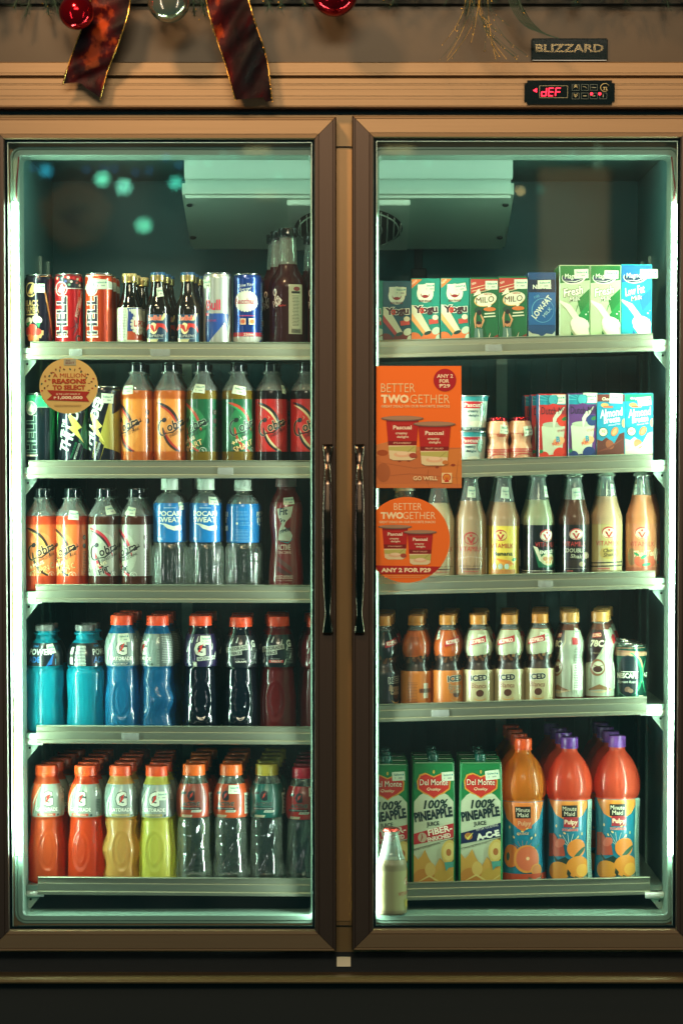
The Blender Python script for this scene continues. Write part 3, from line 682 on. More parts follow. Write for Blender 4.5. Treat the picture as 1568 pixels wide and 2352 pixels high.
# garland: needled twigs, with glitter and a spray of tinsel
g = empty('garland', W(784, -60, -0.2)); tag(g, 'dark green pine garland with gold glitter tips along the top of the header', 'garland'); go = g.location.copy()
gb = bmesh.new(); tb = bmesh.new(); rnd = random.Random(4)
def needle(bm, p, q, w):
    d = (q-p); a = d.orthogonal().normalized()*w; b = d.normalized().cross(a)
    v = [bm.verts.new(p+a), bm.verts.new(p-a*0.5+b*0.8), bm.verts.new(p-a*0.5-b*0.8), bm.verts.new(q)]
    bm.faces.new((v[0], v[1], v[3])); bm.faces.new((v[1], v[2], v[3])); bm.faces.new((v[2], v[0], v[3]))
def twig(x, y, dx, dy, n=34):
    a = W(x, y, -0.125+rnd.uniform(-0.03, 0.03))-go; b = a+Vector((dx*PX, rnd.uniform(-0.02, 0.02), -dy*PX)); tube_bm(gb, [a, (a+b)/2+Vector((0, 0, 0.003)), b], 0.0012, 5)
    for i in range(n):
        u = i/n; p = a.lerp(b, u); q = p+(b-a).normalized()*0.010+Vector((rnd.uniform(-1, 1), rnd.uniform(-1, 1), rnd.uniform(-1, 1)))*0.014
        needle(gb, p, q, 0.0006)
    if rnd.random() < 0.6: bmesh.ops.create_icosphere(tb, subdivisions=1, radius=rnd.uniform(0.001, 0.0022), matrix=Matrix.Translation(b))
for i in range(150):
    x = rnd.uniform(-60, 1640); twig(x, rnd.uniform(-80, -30), rnd.uniform(-30, 30), rnd.uniform(10, 42), 40)
for x, y, dx, dy in ((75, -25, -12, 60), (100, -25, 10, 55), (60, -30, -25, 48), (118, -20, 14, 45), (440, -25, 6, 55), (455, -30, 14, 62), (430, -25, -6, 48), (610, -30, 8, 45), (650, -28, -6, 42), (680, -30, 20, 40), (1080, -30, -10, 60), (1175, -30, 25, 60), (1520, -30, 14, 45)):
    twig(x, y, dx, dy, 46)
for i in range(26):
    x = rnd.uniform(1068, 1120); a = W(x, -15, -0.17)-go; ln = rnd.uniform(70, 150)*PX; an = rnd.uniform(-0.35, 0.6); pts = [a+Vector((math.sin(an*(k/6)*1.6)*ln*k/6, rnd.uniform(-0.003, 0.003), -ln*k/6)) for k in range(7)]
    tube_bm(tb if i % 3 == 0 else gb, pts, 0.0005 if i % 3 else 0.0004, 4)
    for k in (3, 4, 5, 6):
        if rnd.random() < 0.7: bmesh.ops.create_icosphere(tb, subdivisions=1, radius=rnd.uniform(0.0006, 0.0013), matrix=Matrix.Translation(pts[k]))
for i in range(7):
    a = W(1165+i*4, -10, -0.16)-go; pts = [a+Vector(((60+i*5)*PX*(k/6)**1.3, 0, -(75+i*3)*PX*(1-(1-k/6)**1.7))) for k in range(7)]; tube_bm(gb, pts, 0.0009, 5)
for cx_, yy in ((98, 8), (110, 15), (450, 22), (458, 45), (605, 3), (640, 5), (1060, 20)):
    bmesh.ops.create_icosphere(tb, subdivisions=1, radius=0.0016, matrix=Matrix.Translation(W(cx_, yy, -0.2)-go))
link('needles', bm_mesh(gb, [M('matte', '#16301f')], 'needles', smooth=False), g)
link('glitter', bm_mesh(tb, [M('chrome', '#8a6a30', r=0.4)], 'glitter', smooth=False), g)['kind'] = 'stuff'
# ================================================================== THE DRINKS
ORD = ['', 'first', 'second', 'third', 'fourth', 'fifth', 'sixth', 'seventh', 'eighth', 'ninth', 'tenth']
SHELFN = {1: 'top', 2: 'second', 3: 'third', 4: 'fourth', 5: 'bottom'}
SIDEN = {'L': 'left', 'R': 'right'}
def copy_tree(o, parent=None, skip=('price_tag',)):
    c = o.copy(); COL.objects.link(c); c.parent = parent
    for ch in o.children:
        if ch.name.split('.')[0] in skip: continue
        copy_tree(ch, c, skip)
    return c
def put(o, cx, topy, side, row, rad, H, yaw=0.0, Ya=0.0, basez=None):
    """stand thing o (H px tall, front at world y = Ya) so that its centre is at picture column cx and its top at topy"""
    Ya = Ya+YO.get((side, row), 0) if basez is None else Ya
    ya = Ya+rad*PX; py = raily(side, row, cx)-80 if basez is None else 2000
    x = W(cx, py, ya).x; s = SCL(cx, py, ya)/PX
    zs = shelf_z(side, row, x) if basez is None else basez
    zt = W(cx, topy, ya).z; o.location = (x, ya, zs); o.scale = (s, s, (zt-zs)/(H*PX)); o.rotation_euler = (0, 0, math.radians(yaw))
def behind(o, n, step, desc, where, jit=0.0035, y0=None, drift=0.0):
    rr = random.Random(int(o.location.x*1e4)+n); x0 = o.location.x
    for k in range(n):
        c = copy_tree(o); y = (y0 if y0 is not None else o.location.y+step*PX) + k*step*PX; x = x0+rr.uniform(-jit, jit)+drift*(k+1)
        side = 'L' if x0 < X(790) else 'R'; row = o['row']
        c.location = (x, y, shelf_z(side, row, x) if row < 9 else o.location.z); c.scale = (o.scale.x, o.scale.x, o.scale.z)
        c.rotation_euler = (0, 0, rr.uniform(-0.8, 0.8) if 'carton' not in o.name else o.rotation_euler.z)
        tag(c, f'{desc}, {ORD[k+1]} in line behind {where}')
CNT = {('R', 3): 2}
def reg(o, desc, cat, group, side, row):
    k = (side, row); CNT[k] = CNT.get(k, 0)+1
    w = f'{ORD[CNT[k]]} from left, {SIDEN[side]} door {SHELFN[row]} shelf'
    tag(o, f'{desc}, {w}', cat, group); o['row'] = row
    return o
# ---- generic builders (px units)
def simple(name): return empty(name, (0, 0, 0))
def part(name, me, root): return link(name, me, root)
CACHE = {}
def can(name, W_, H, col, items, lid='#aeb5aa', yaw=0, tagp=None, kind='can'):
    o = simple(name); r = W_/2
    dp = dense([(r*0.78, 0, 1), (r*0.86, 2, 1), (r, 11, 1), (r, H-10, 1), (r*0.90, H-2.5, 1), (r*0.90, H-1.2, 1)], 3)
    part('body', lathe_mesh(dp, [M(kind, col)], 48, name='can_body'), o)
    part('print', wrap_art(items, rfun(dp), r, 2, H-4, 'print', False, None), o)
    part('lid', lathe_mesh([(r*0.905, H-3.2), (r*0.935, H-1.6), (r*0.93, H), (r*0.87, H), (r*0.85, H-4), (0.5, H-4)], [M('chrome', lid, r=0.25)], 40, name='lid', cap=(False, False)), o)
    if tagp: price_tag(o, rfun(dp), r, *tagp)
    return o
def cap_mesh(r, z0, z1, col, kind='plastic', ribs=40, ring=True, taper=0.97):
    def mod(th, z, rr): return rr*(1-0.018*(1 if (int(th/(2*math.pi)*ribs*2) % 2) else 0)) if z0+5 < z < z1-2 else rr
    pr = [(r*0.6, z0), (r, z0, 1), (r, z0+3.4, 1), (r*0.965, z0+3.8, 1), (r*0.965, z0+4.6, 1), (r*0.99, z0+5.2, 1), (r*taper, z1-2.5, 1), (r*taper*0.96, z1-0.6, 1), (r*taper*0.88, z1), (0.5, z1)]
    return lathe_mesh([(p[0], p[1]) for p in pr], [M(kind, col)], 80, mod=mod, name='cap', sharp=0.6)
def bottle(name, prof, level, liq, clearcol='#dfeee2', capd=None, label=None, mod=None, tagp=None, tagR=None, clearkind=None, seg=56, w=0.3, yaw_items=None, t=0.42, kindl='liquid', wall=None):
    o = simple(name); dp = dense(prof, 2.5); rf = rfun(dp)
    ml = M(kindl, liq, w=w, t=t) if kindl == 'liquid' else (M(kindl, liq) if isinstance(liq, str) else liq)
    mc = clearkind or M('clear', clearcol)
    part('body', lathe_mesh(dp, [ml, mc], seg, mod=mod, mi=lambda z: 0 if z <= level else 1, name='bottle'), o)
    if level < dp[-1][1]:
        r = rf(level)*0.97; part('liquid_surface', lathe_mesh([(r, level-0.6), (r, level), (0.5, level)], [M('liquid', liq, w=w, t=t) if kindl == 'liquid' else M('liquid', '#8fa398')], 32, name='surface'), o)
    if capd: part('cap', cap_mesh(*capd), o)
    R0 = max(p[0] for p in prof)
    if label:
        for lb in (label if isinstance(label, list) else [label]):
            part('label', wrap_art(lb['items'], rf, R0, lb['z0'], lb['z1'], 'print', lb.get('curved', True), lb.get('base'), mod=mod if lb.get('mod') else None), o)
    if tagp: price_tag(o, rf, R0, *tagp)
    return o
def carton(name, w, H, dep, faces, items, tagp=None, kind='carton', top=None, slant=0, capc=None, side=None):
    o = simple(name); bm = bmesh.new(); hw, hd = w/2*PX, dep/2*PX
    if slant:  # gable-less tall carton: front leans back in the top third, chamfered corners
        secs = [(0, 1.0, 1.0), (H*0.02, 1.0, 1.0), (H*0.60, 1.0, 1.0), (H*0.985, 1-slant, 1-slant*1.3), (H, 1-slant-0.02, 1-slant*1.3-0.03)]
    else: secs = [(0, 0.98, 0.98), (1.5, 1, 1), (H-1.5, 1, 1), (H, 0.975, 0.95)]
    rings = []; c = 0.09 if slant else 0.03
    for z, a, b in secs:
        pts = [(-hw*a*(1-c), -hd*b), (hw*a*(1-c), -hd*b), (hw*a, -hd*b*(1-c*1.3)), (hw*a, hd*b*(1-c)), (hw*a*(1-c), hd*b), (-hw*a*(1-c), hd*b), (-hw*a, hd*b*(1-c)), (-hw*a, -hd*b*(1-c*1.3))]
        rings.append([bm.verts.new((x, y, z*PX)) for x, y in pts])
    for a, b in zip(rings, rings[1:]):
        for k in range(8): bm.faces.new((a[k], a[(k+1) % 8], b[(k+1) % 8], b[k])).material_index = 1 if (k in (2, 6) and side) else 0
    bm.faces.new(rings[0]); bm.faces.new(rings[-1])
    part('box', bm_mesh(bm, [M(kind, faces)]+([M(kind, side)] if side else []), 'box', smooth=False), o)
    def fn(x, y, z):
        if not slant: return x, y-dep/2, z
        u = max(0, min(1, (z-H*0.60)/(H*0.385))); return x*(1-slant*u), y-dep/2*(1-slant*1.3*u), z
    part('print', flat_art(items, -w/2*(1-c)+0.2, w/2*(1-c)-0.2, 0.5, H-2, 'carton', fn=fn), o)
    bm = bmesh.new(); e = 0.985 if not slant else 1-slant-0.03   # folded seam on the top
    box_bm(bm, -hw*e, hw*e, -hd*0.08, hd*0.08, H*PX+0.0002, H*PX+0.0012); part('top_seam', bm_mesh(bm, [M(kind, top or faces)], 'seam', smooth=False), o)
    if tagp: price_tag(o, None, 1, *tagp, flatY=-dep/2*(1-slant*1.05 if slant and tagp[1] > H*0.8 else 1))
    if capc: part('cap', lathe_mesh([(12, H), (12, H+13), (11, H+15), (0.5, H+15)], [M('plastic', capc)], 28, name='cap'), o)
    return o
PAD = 16
# ================================================================== LEFT DOOR
# ---- top shelf, left: cans and small bottles (base 801)
def hell(col, topc, glyph, extra, ocol='#e8e2cc', tagp=None, tx='#251326'):
    return [R(0, 158, 220, 46, topc), R(0, 137, 220, 1.2, '#e9ded0')]+extra+[T('HELL', -15, 76, 85, 27, tx, 0.03, 0, 90, ocol, 0.035), E(-15, 136, 15, 16.5, '#e6d6cc'), E(-15, 136, 13.4, 15, glyph), P([(-24, 130), (-12, 146), (-8, 138), (-2, 142), (-9, 126)], '#efe6da'), R(-14, 27, 30, 4, '#f0e0d0'), R(-14, 31, 28, 0.8, '#301018')]
specs = []
o = can('energy_can', 65, 170, '#1b1424', [R(26, 90, 37, 175, '#b77a3c'), R(46, 90, 12, 175, '#8b2d18'), E(-17, 135, 15.5, 17, '#dcb877'), E(-17, 135, 12.6, 14, '#1b1424'), P([(-26, 126), (-12, 148), (-6, 137), (-13, 124)], '#dcb877'),
    T('BLACK', -16, 104, 37, 14, '#dcb877', 0.03), T('MAMBA', -16, 89, 37, 14, '#dcb877', 0.03), R(-16, 78, 32, 3, '#dcb877'), R(-10, 20, 46, 42, '#caa06a'), E(-24, 62, 12, 9, '#d8cdb4', 20), E(-2, 66, 12, 9, '#d8cdb4', -20), P([(-32, 58), (-18, 62), (-22, 46)], '#1f8a52'), P([(-4, 60), (6, 58), (2, 44)], '#1f8a52'), E(-13, 42, 12, 14, '#d8432e'), E(-26, 40, 8, 9, '#c2281e'), E(0, 38, 8, 8, '#c8321e'), E(-17, 24, 8, 8, '#e07038')], tagp=(4, 138, 0, 24, 20))
reg(o, 'black and bronze slim can with fruit picture', 'can', 'slim drink cans', 'L', 1); put(o, 91, 632, 'L', 1, 32.5, 170, 0); c_first = o
fl = [E(rx, rz, 3.2, 2.8, c) for rx, rz, c in [(-26, 160, '#c9b08a'), (-12, 161, '#2f6d52'), (2, 162, '#d8d2c0'), (14, 161, '#b53030'), (24, 158, '#c9b08a'), (-4, 153, '#3b4f88'), (9, 152, '#c8bfae'), (22, 150, '#a8382f'), (30, 144, '#d8d2c0'), (4, 145, '#5a8a6a')]]
o = can('energy_can', 65, 171, '#c01c20', hell('#c01c20', '#16131e', '#c82022', fl+[T('FOOTBALL', 25, 95, 48, 8, '#e0d0b8', 0.02, 0.2, 78), T('FANATIC', 34, 112, 40, 7, '#e0d0b8', 0.02, 0.2, 78), SW([(6, 44), (24, 56), (30, 84), (38, 90)], 3, '#2a0a10'), E(26, 22, 8, 9, '#3a1014'), E(26, 22, 5, 5, '#c83020'), SW([(14, 66), (22, 50), (12, 30)], 6, '#701018')]))
reg(o, 'red slim can with black top and football print', 'can', 'slim drink cans', 'L', 1); put(o, 159, 630, 'L', 1, 32.5, 171, 0)
o = can('energy_can', 65, 172, '#c8421c', hell('#c8421c', '#aeb7a4', '#8fa898', [T('classic', 21, 52, 22, 4, '#301018', 0, 0, 90), R(48, 76, 1.6, 120, '#8a2a12')]), tagp=(8, 147, 3, 30, 20), lid='#c0c8ba')
reg(o, 'orange red slim can with silver top', 'can', 'slim drink cans', 'L', 1); put(o, 228, 629, 'L', 1, 32.5, 172, 0)
behind(c_first, 2, 70, 'black slim can', 'the black and bronze can'); behind(o, 2, 70, 'orange red slim can', 'the orange red can')
small = [(26, 0), (29.5, 3), (30, 10, 1), (30, 88, 1), (29, 96), (24, 108), (18, 125), (15.2, 142), (14.2, 150, 1), (14.2, 153, 1)]
def goldcap(topc):
    pr = [(17, 153), (17.6, 154.5), (16.6, 157), (17.6, 160), (16.6, 163), (17.6, 166), (17, 168), (17, 173), (16.2, 174.5), (0.5, 174.5)]
    return lathe_mesh(pr, [M('chrome', '#b9a468', r=0.3), M('print', topc)], 36, mi=lambda z: 1 if z > 167.5 else 0, name='cap')
dkglass = M('gloss', '#120c08')
def smallb(items, base=None, z1=95, topc='#b9a468', tagp=None):
    o = simple('energy_bottle'); dp = dense(small); part('body', lathe_mesh(dp, [dkglass], 48, name='bottle'), o)
    part('label', wrap_art(items, rfun(dp), 30, 6, z1, 'print', False, base), o); part('cap', goldcap(topc), o)
    if tagp: price_tag(o, rfun(dp), 30, *tagp)
    return o
g = [E(25+18*math.cos(a), 56+21*math.sin(a), 3.6, 3.6, '#d8dcc4', n=8) for a in [2*math.pi*i/16 for i in range(16)]]
o = smallb([R(24, 52, 54, 84, '#15387c'), R(24, 28, 54, 24, '#b84a24'), R(24, 13, 54, 14, '#cfd3b8')]+g+[E(25, 56, 17, 20, '#dfe3c8'), T('LIPO', 26, 58, 28, 15, '#c22a22', 0.03), T('vitan', 26, 45, 20, 5, '#9c8a60')]+LN(-14, 90, 20, 22, 3.6, '#6a7060', 0.9), base='#cfd6bc')
reg(o, 'dark glass bottle, white paper label, gold cap', 'bottle', 'small dark energy bottles', 'L', 1); put(o, 298, 629, 'L', 1, 30, 174.5); ob = o
behind(o, 2, 66, 'small dark glass bottle with gold cap', 'the white labelled dark bottle', drift=0.006)
rb = [R(4, 40, 60, 76, '#0e3350'), P([(6, 64), (16, 80), (24, 80), (14, 64)], '#c8c27e'), P([(-26, 6), (-26, 24), (4, 24), (-6, 6)], '#d2cf9c'), T('RedBull', -6, 70, 31, 11, '#d5382e', 0.02, 0, 0, '#e8d8b0', 0.03),
      E(-8, 46, 9, 13, '#ece0a8'), SW([(-29, 42), (-20, 52), (-12, 50), (-6, 38)], 11, '#c8281c'), SW([(-4, 40), (2, 54), (14, 52), (24, 42)], 11, '#c8281c'), SW([(18, 46), (24, 40), (28, 32)], 4, '#c8281c'), T('SUPREME', -3, 29, 36, 6, '#c8d0c4', 0.02, 0.2), R(-3, 23, 34, 2, '#6f95a0'), T('B6 B12', -9, 11, 20, 5, '#13202c', 0.02), P([(10, 6), (28, 46), (28, 6)], '#0a5a72')]
o = smallb(rb, z1=80, topc='#1b4f7a', tagp=(10, 129, 8, 24, 21)); reg(o, 'black bottle, red bulls print, sticker on neck', 'bottle', 'small dark energy bottles', 'L', 1); put(o, 363, 626, 'L', 1, 30, 174.5)
behind(o, 2, 66, 'small black bottle with blue topped gold cap', 'the stickered black bottle', drift=0.006)
o2 = smallb(rb, z1=80, topc='#1b4f7a'); reg(o2, 'black bottle with red bulls print, no neck sticker', 'bottle', 'small dark energy bottles', 'L', 1); put(o2, 432, 626, 'L', 1, 30, 174.5, 4)
behind(o2, 2, 66, 'small black bottle with blue topped gold cap', 'the unstickered black bottle', drift=0.005)
o = can('energy_can', 66, 172, '#b9bfb4', [P([(-34, 168), (-16, 168), (-20, 78), (30, 78), (20, 4), (-34, 4)], '#123a7c'), P([(-52, 2), (-52, 168), (-30, 168), (-34, 2)], '#123a7c'), P([(-20, 80), (26, 80), (20, 4), (-30, 4)], '#15428a'), P([(22, 4), (36, 100), (52, 100), (52, 4)], '#b9bfb4'), P([(36, 168), (60, 168), (60, 4), (52, 4)], '#123a7c'), T('Bull', -9, 99, 34, 24, '#c01f42', 0.02), R(-24, 78, 10, 6, '#c01f42'), T('DRINK', -14, 64, 28, 5, '#a5306a')], tagp=(-26, 147, 0, 24, 20))
reg(o, 'silver and blue slim can', 'can', 'slim drink cans', 'L', 1); put(o, 499.5, 628, 'L', 1, 33, 172)
g = [E(-2+26*math.cos(a), 108+22*math.sin(a), 2.6, 2.6, '#cfd4c6', n=8) for a in [2*math.pi*i/26 for i in range(26)]]
o = can('energy_can', 66, 171, '#123a86', [R(0, 14, 220, 28, '#b9bfb4'), R(0, 33, 220, 9, '#b02030')]+g+[E(-2, 108, 26, 22, '#c9cec0'), T('Bacchus', -4, 108, 47, 13, '#9c1c40', 0.03), T('Drive Your', -2, 145, 36, 7, '#d5dcd0', 0, 0.3, 8), T('Energy!', -4, 135, 28, 7, '#d5dcd0', 0, 0.3, 8), T('250ml', 4, 33, 22, 6, '#e8e8d8', 0.01), R(-9, 62, 13, 14, '#d8b48c'), R(11, 62, 14, 14, '#d8d2ac'), E(-9, 62, 5, 5, '#b85a3c'), E(11, 62, 5, 5, '#d87a3c'), R(0, 75, 36, 2, '#9c3060')]+LN(38, 150, 12, 30, 4, '#7a9ac0', 0.8))
reg(o, 'deep blue can with white bottle top emblem', 'can', 'slim drink cans', 'L', 1); put(o, 568.5, 630, 'L', 1, 33, 171)
behind(o, 2, 70, 'deep blue can', 'the deep blue can')
tall = [(38, 0), (42, 3), (43.5, 12, 1), (43.5, 130, 1), (43, 145), (38, 160), (27, 178), (21.5, 193), (20.4, 215), (18.8, 240), (18.5, 250, 1), (18.5, 255, 1)]
def softd(tagw=True, yaw=0):
    o = bottle('soda_bottle', tall, 193, '#3a0a10', label=[{'items': [R(20, 90, 34, 112, '#b9bfa6'), E(22, 136, 8, 5, '#8a3a44'), R(20, 128, 21, 5, '#2a2f30'), R(20, 86, 20, 76, '#c4cab0')]+LN(20, 120, 18, 22, 3.2, '#5d6358', 1.2)+[R(10+i*1.9, 41, 1, 9, '#30383a') for i in range(12)]+[E(-30, 128, 5.5, 8, '#c9b8ac'), E(-30, 128, 3, 5, '#3a0a10'), SW([(-26, 134), (-30, 112), (-22, 100), (-14, 110), (-22, 120), (-34, 96)], 5, '#d0bdb0'), T('P&B', -26, 104, 22, 16, '#b9a79c', 0.01, 0.3, 25), T('light', -12, 98, 18, 5, '#b03028', 0.02, 0.2)], 'z0': 10, 'z1': 190}], clearcol='#d5e4d8')
    part('cap', lathe_mesh([(21, 255), (22.4, 256), (22.4, 272), (21, 275), (0.5, 275)], [M('gloss', '#0c0f10')], 40, name='cap'), o); return o
o = softd(); reg(o, 'tall dark red soda bottle with black cap', 'bottle', 'tall dark red soda bottles', 'L', 1); put(o, 661, 524.7, 'L', 1, 43.5, 275, 0)
behind(o, 2, 90, 'tall dark red soda bottle', 'the tall front soda bottle', drift=-0.014)
o = softd(); reg(o, 'tall dark red soda bottle, half hidden by frame', 'bottle', 'tall dark red soda bottles', 'L', 1); put(o, 748, 527, 'L', 1, 43.5, 275, -12)
behind(o, 2, 90, 'tall dark red soda bottle', 'the half hidden soda bottle', drift=-0.012)
# ---- second shelf, left
o = can('energy_can', 66, 170, '#0f1f26', [R(0, 165, 220, 12, '#178a5c'), R(0, 150, 220, 22, '#1f9a68'), R(0, 138, 220, 1.2, '#b0c8b8'), R(44, 78, 26, 130, '#0d7a4c'), R(53, 78, 5, 150, '#4ac88c')]+hell('', '#1f9a68', '#8fa898', [], '#a8c8b4', tx='#1b4440')[2:], yaw=0)
reg(o, 'green and black slim can with outlined letters', 'can', 'slim drink cans', 'L', 2); put(o, 92, 904, 'L', 2, 33, 170, -5)
behind(o, 2, 70, 'green and black slim can', 'the green and black can', drift=0.004)
def thunder(c1, c2, tagp=None, dx=0):
    it = [P([(6+dx, 4), (20+dx, 50), (8+dx, 62), (40+dx, 178), (150, 178), (150, 4)], c1), P([(-70, 4), (-70, 178), (-44, 178), (-40, 4)], c2),
          T('THU', -18+dx, 66, 62, 27, '#cfd8c8', 0.04, 0.1, 68), T('DER', 4+dx, 138, 52, 23, '#cfd8c8', 0.04, 0.1, 68), T('FEEL THE', -30+dx, 92, 44, 9, '#c0cabc', 0.03, 0.1, 75), P([(-16+dx, 122), (-6+dx, 98), (-14+dx, 92), (22+dx, 56), (6+dx, 88), (16+dx, 94), (-8+dx, 124)], '#d8c860'),
          T('CITRUS SURGE', -3+dx, 40, 40, 5, c1, 0.02, 0, 72), T('CAFFEINE POWER', 4+dx, 36, 44, 5, '#c0cabc', 0.01, 0, 72)]
    return can('energy_can', 76, 186, '#171a26', it, tagp=tagp)
o = thunder('#13683e', '#3aa05c'); reg(o, 'black can with jagged green flash, behind round sticker', 'can', 'slim drink cans', 'L', 2); put(o, 171, 893, 'L', 2, 38, 186, 8)
o = thunder('#a89a3c', '#a0722c', tagp=(14, 158, -3, 28, 22), dx=-14); reg(o, 'black and yellow can with slanting white letters', 'can', 'slim drink cans', 'L', 2); put(o, 239.5, 888, 'L', 2, 38, 186, -4)
behind(o, 2, 80, 'black and yellow can', 'the black and yellow can')
cobra = [(33, 0), (36.5, 4), (37, 12, 1), (37, 160, 1), (36.6, 170), (34, 181), (27, 192), (19, 205), (16.5, 211, 1), (16, 214, 1), (20.8, 215.4, 1), (20.8, 217.6, 1), (16, 218.5, 1), (16, 221, 1)]
def cob(bgc, liq, swc, name2=None, yaw=0, tagp=None, big=None, txc='#1c1414', w=0.3, t=0.42, inn='#e0b888', hi=None):
    it = []
    if hi: it += [E(-4, 88, 34, 50, hi)]
    it += [ARC(-46, 66, 66, 82, 12, 84, 9, swc[0]), ARC(-46, 66, 62, 77, 20, 80, 5, swc[1]), ARC(48, 104, 72, 76, 190, 250, 10, swc[0]), ARC(48, 104, 69, 73, 196, 246, 5, swc[1])]
    it += [ARC(-23, 90, 11, 17, 60, 330, 6.5, inn), ARC(-23, 90, 11, 17, 60, 330, 5, txc), E(-19, 108, 6, 5, txc, 40), SW([(-12, 118), (-8, 114), (-12, 109)], 1.6, inn),
           T('obra', 8, 99, 46, 21, txc, 0.03, 0.15, 22, inn, 0.035), SW([(-22, 76), (0, 80), (22, 98), (36, 106), (32, 112)], 4, txc), T('ENERGY DRINK', 12, 80, 42, 6.5, txc, 0.01, 0.1, 27)]
    if name2:
        it += [T('PLUS', -8, 64, 26, 8, '#d8d4b0', 0.02, 0, 22, '#803818', 0.03), T(name2, -2, 49, big or 50, 13, '#e3c884' if name2 != 'FIT' else '#202020', 0.03, 0.1, 24, '#5a1c10' if name2 != 'FIT' else '#b8b8a8', 0.04), R(-25, 56, 8, 2.6, '#e3c884', 20), R(-25, 56, 2.6, 8, '#e3c884', 20), E(22, 37, 8.4, 9, '#d0d4c0'), E(22, 37, 7.4, 8, bgc), SW([(20, 32), (24, 37), (20, 40), (24, 43)], 2, '#c8ccb8')]
    it += [E(52, 126, 5, 6, '#3a1c14'), E(52, 106, 5, 6, '#3a1c14'), T('C', 52, 126, 4, 5, inn)]+LN(54, 92, 13, 16, 3.5, '#4a2a20', 1.1)
    return bottle('energy_bottle', cobra, 176, liq, label={'items': it, 'z0': 36, 'z1': 156, 'base': bgc, 'curved': False}, capd=(16.6, 220, 241, '#0b1416', 'gloss'), tagp=tagp, w=w, t=t)
def orange_c(tagp=None): return cob('#d98434', '#d87028', ('#251813', '#b02818'), tagp=tagp, hi='#d88a3c')
WH = 'the '
o = orange_c((2, 177, 2, 29, 20)); reg(o, 'plastic bottle of orange energy drink with price sticker', 'bottle', 'energy drink bottles with curved script', 'L', 2); put(o, 315, 832, 'L', 2, 37, 241, -36); behind(o, 2, 76, 'orange energy drink bottle', 'the stickered orange energy bottle')
o = orange_c(); reg(o, 'plastic bottle of orange energy drink with snake lettering', 'bottle', 'energy drink bottles with curved script', 'L', 2); put(o, 390, 832, 'L', 2, 37, 241, 14); behind(o, 2, 76, 'orange energy drink bottle', 'the plain orange energy bottle')
def green_c(tagp): return cob('#0f5030', '#7c6418', ('#b03c20', '#2a8a50'), 'SMART', tagp=tagp, txc='#0a2018', inn='#9ab89c', hi='#1d6e40')
o = green_c((14, 180, -6, 27, 20)); reg(o, 'green labelled energy bottle with slanting white letters', 'bottle', 'energy drink bottles with curved script', 'L', 2); put(o, 465, 832, 'L', 2, 37, 241, -30); behind(o, 2, 76, 'green labelled energy bottle', 'the first green energy bottle')
o = green_c((-12, 176, -10, 31, 20)); reg(o, 'green labelled energy bottle turned to its side', 'bottle', 'energy drink bottles with curved script', 'L', 2); put(o, 546.5, 832, 'L', 2, 37, 241, 26); behind(o, 2, 76, 'green labelled energy bottle', 'the second green energy bottle')
def red_c(tagp): return cob('#b01a16', '#120608', ('#1a0c0c', '#d0c090'), tagp=tagp, txc='#140a0a', inn='#d0b894', hi='#c42018')
o = red_c((30, 178, -10, 12, 20)); reg(o, 'red labelled energy bottle', 'bottle', 'energy drink bottles with curved script', 'L', 2); put(o, 623, 832, 'L', 2, 36, 241, 8); behind(o, 2, 76, 'dark red energy bottle', 'the first red energy bottle')
o = red_c((22, 192, -10, 20, 20)); reg(o, 'red labelled energy bottle cut off by door frame', 'bottle', 'energy drink bottles with curved script', 'L', 2); put(o, 704, 832, 'L', 2, 37, 241, 6); behind(o, 2, 76, 'dark red energy bottle', 'the second red energy bottle')
# ---- third shelf, left
def vit(tagp=None): return cob('#e46a34', '#dc4c28', ('#2a1a14', '#d8a050'), 'VITAMIN C', tagp=tagp, big=64, inn='#e8c090', hi='#e07c44')
o = vit(); reg(o, 'coral red vitamin drink bottle', 'bottle', 'energy drink bottles with curved script', 'L', 3); put(o, 96, 1121, 'L', 3, 36, 241, 8); behind(o, 2, 76, 'coral red vitamin drink bottle', 'the first coral red bottle')
o = vit((26, 178, -5, 24, 21)); reg(o, 'coral red vitamin drink bottle with shoulder sticker', 'bottle', 'energy drink bottles with curved script', 'L', 3); put(o, 165, 1121, 'L', 3, 37, 241, -26); behind(o, 2, 76, 'coral red vitamin drink bottle', 'the stickered coral red bottle')
def fit(tagp=None): return cob('#8e9384', '#4a200c', ('#b02030', '#241414'), 'FIT', tagp=tagp, big=28, txc='#1a1616', inn='#b8b8a0', hi='#a0a592')
o = fit((18, 190, 8, 29, 20)); reg(o, 'silver labelled energy bottle facing front', 'bottle', 'energy drink bottles with curved script', 'L', 3); put(o, 239, 1121, 'L', 3, 36, 241, 8); behind(o, 2, 76, 'silver labelled energy bottle', 'the first silver labelled bottle')
o = fit((14, 187, -8, 27, 19)); reg(o, 'silver labelled energy bottle turned aside', 'bottle', 'energy drink bottles with curved script', 'L', 3); put(o, 312, 1121, 'L', 3, 37, 241, -38); behind(o, 2, 76, 'silver labelled energy bottle', 'the second silver labelled bottle')
poc = [(36, 0), (40, 3), (41.5, 9, 1), (41.5, 94), (41, 100), (37.5, 106, 1), (36.5, 110, 1), (38.5, 116, 1), (38.5, 190), (37.5, 200), (33, 210), (26, 219), (17, 226), (15.5, 229, 1), (15.5, 232, 1), (18, 233, 1), (18, 234.5, 1)]
def pmod(th, z, r):
    if 8 < z < 100:
        e = min(1, (z-8)/10, (100-z)/10); f = math.cos(th*8); return r-2.6*e*(max(0, f)**0.6)-(1.0*e if f > 0.75 else 0)
    return r
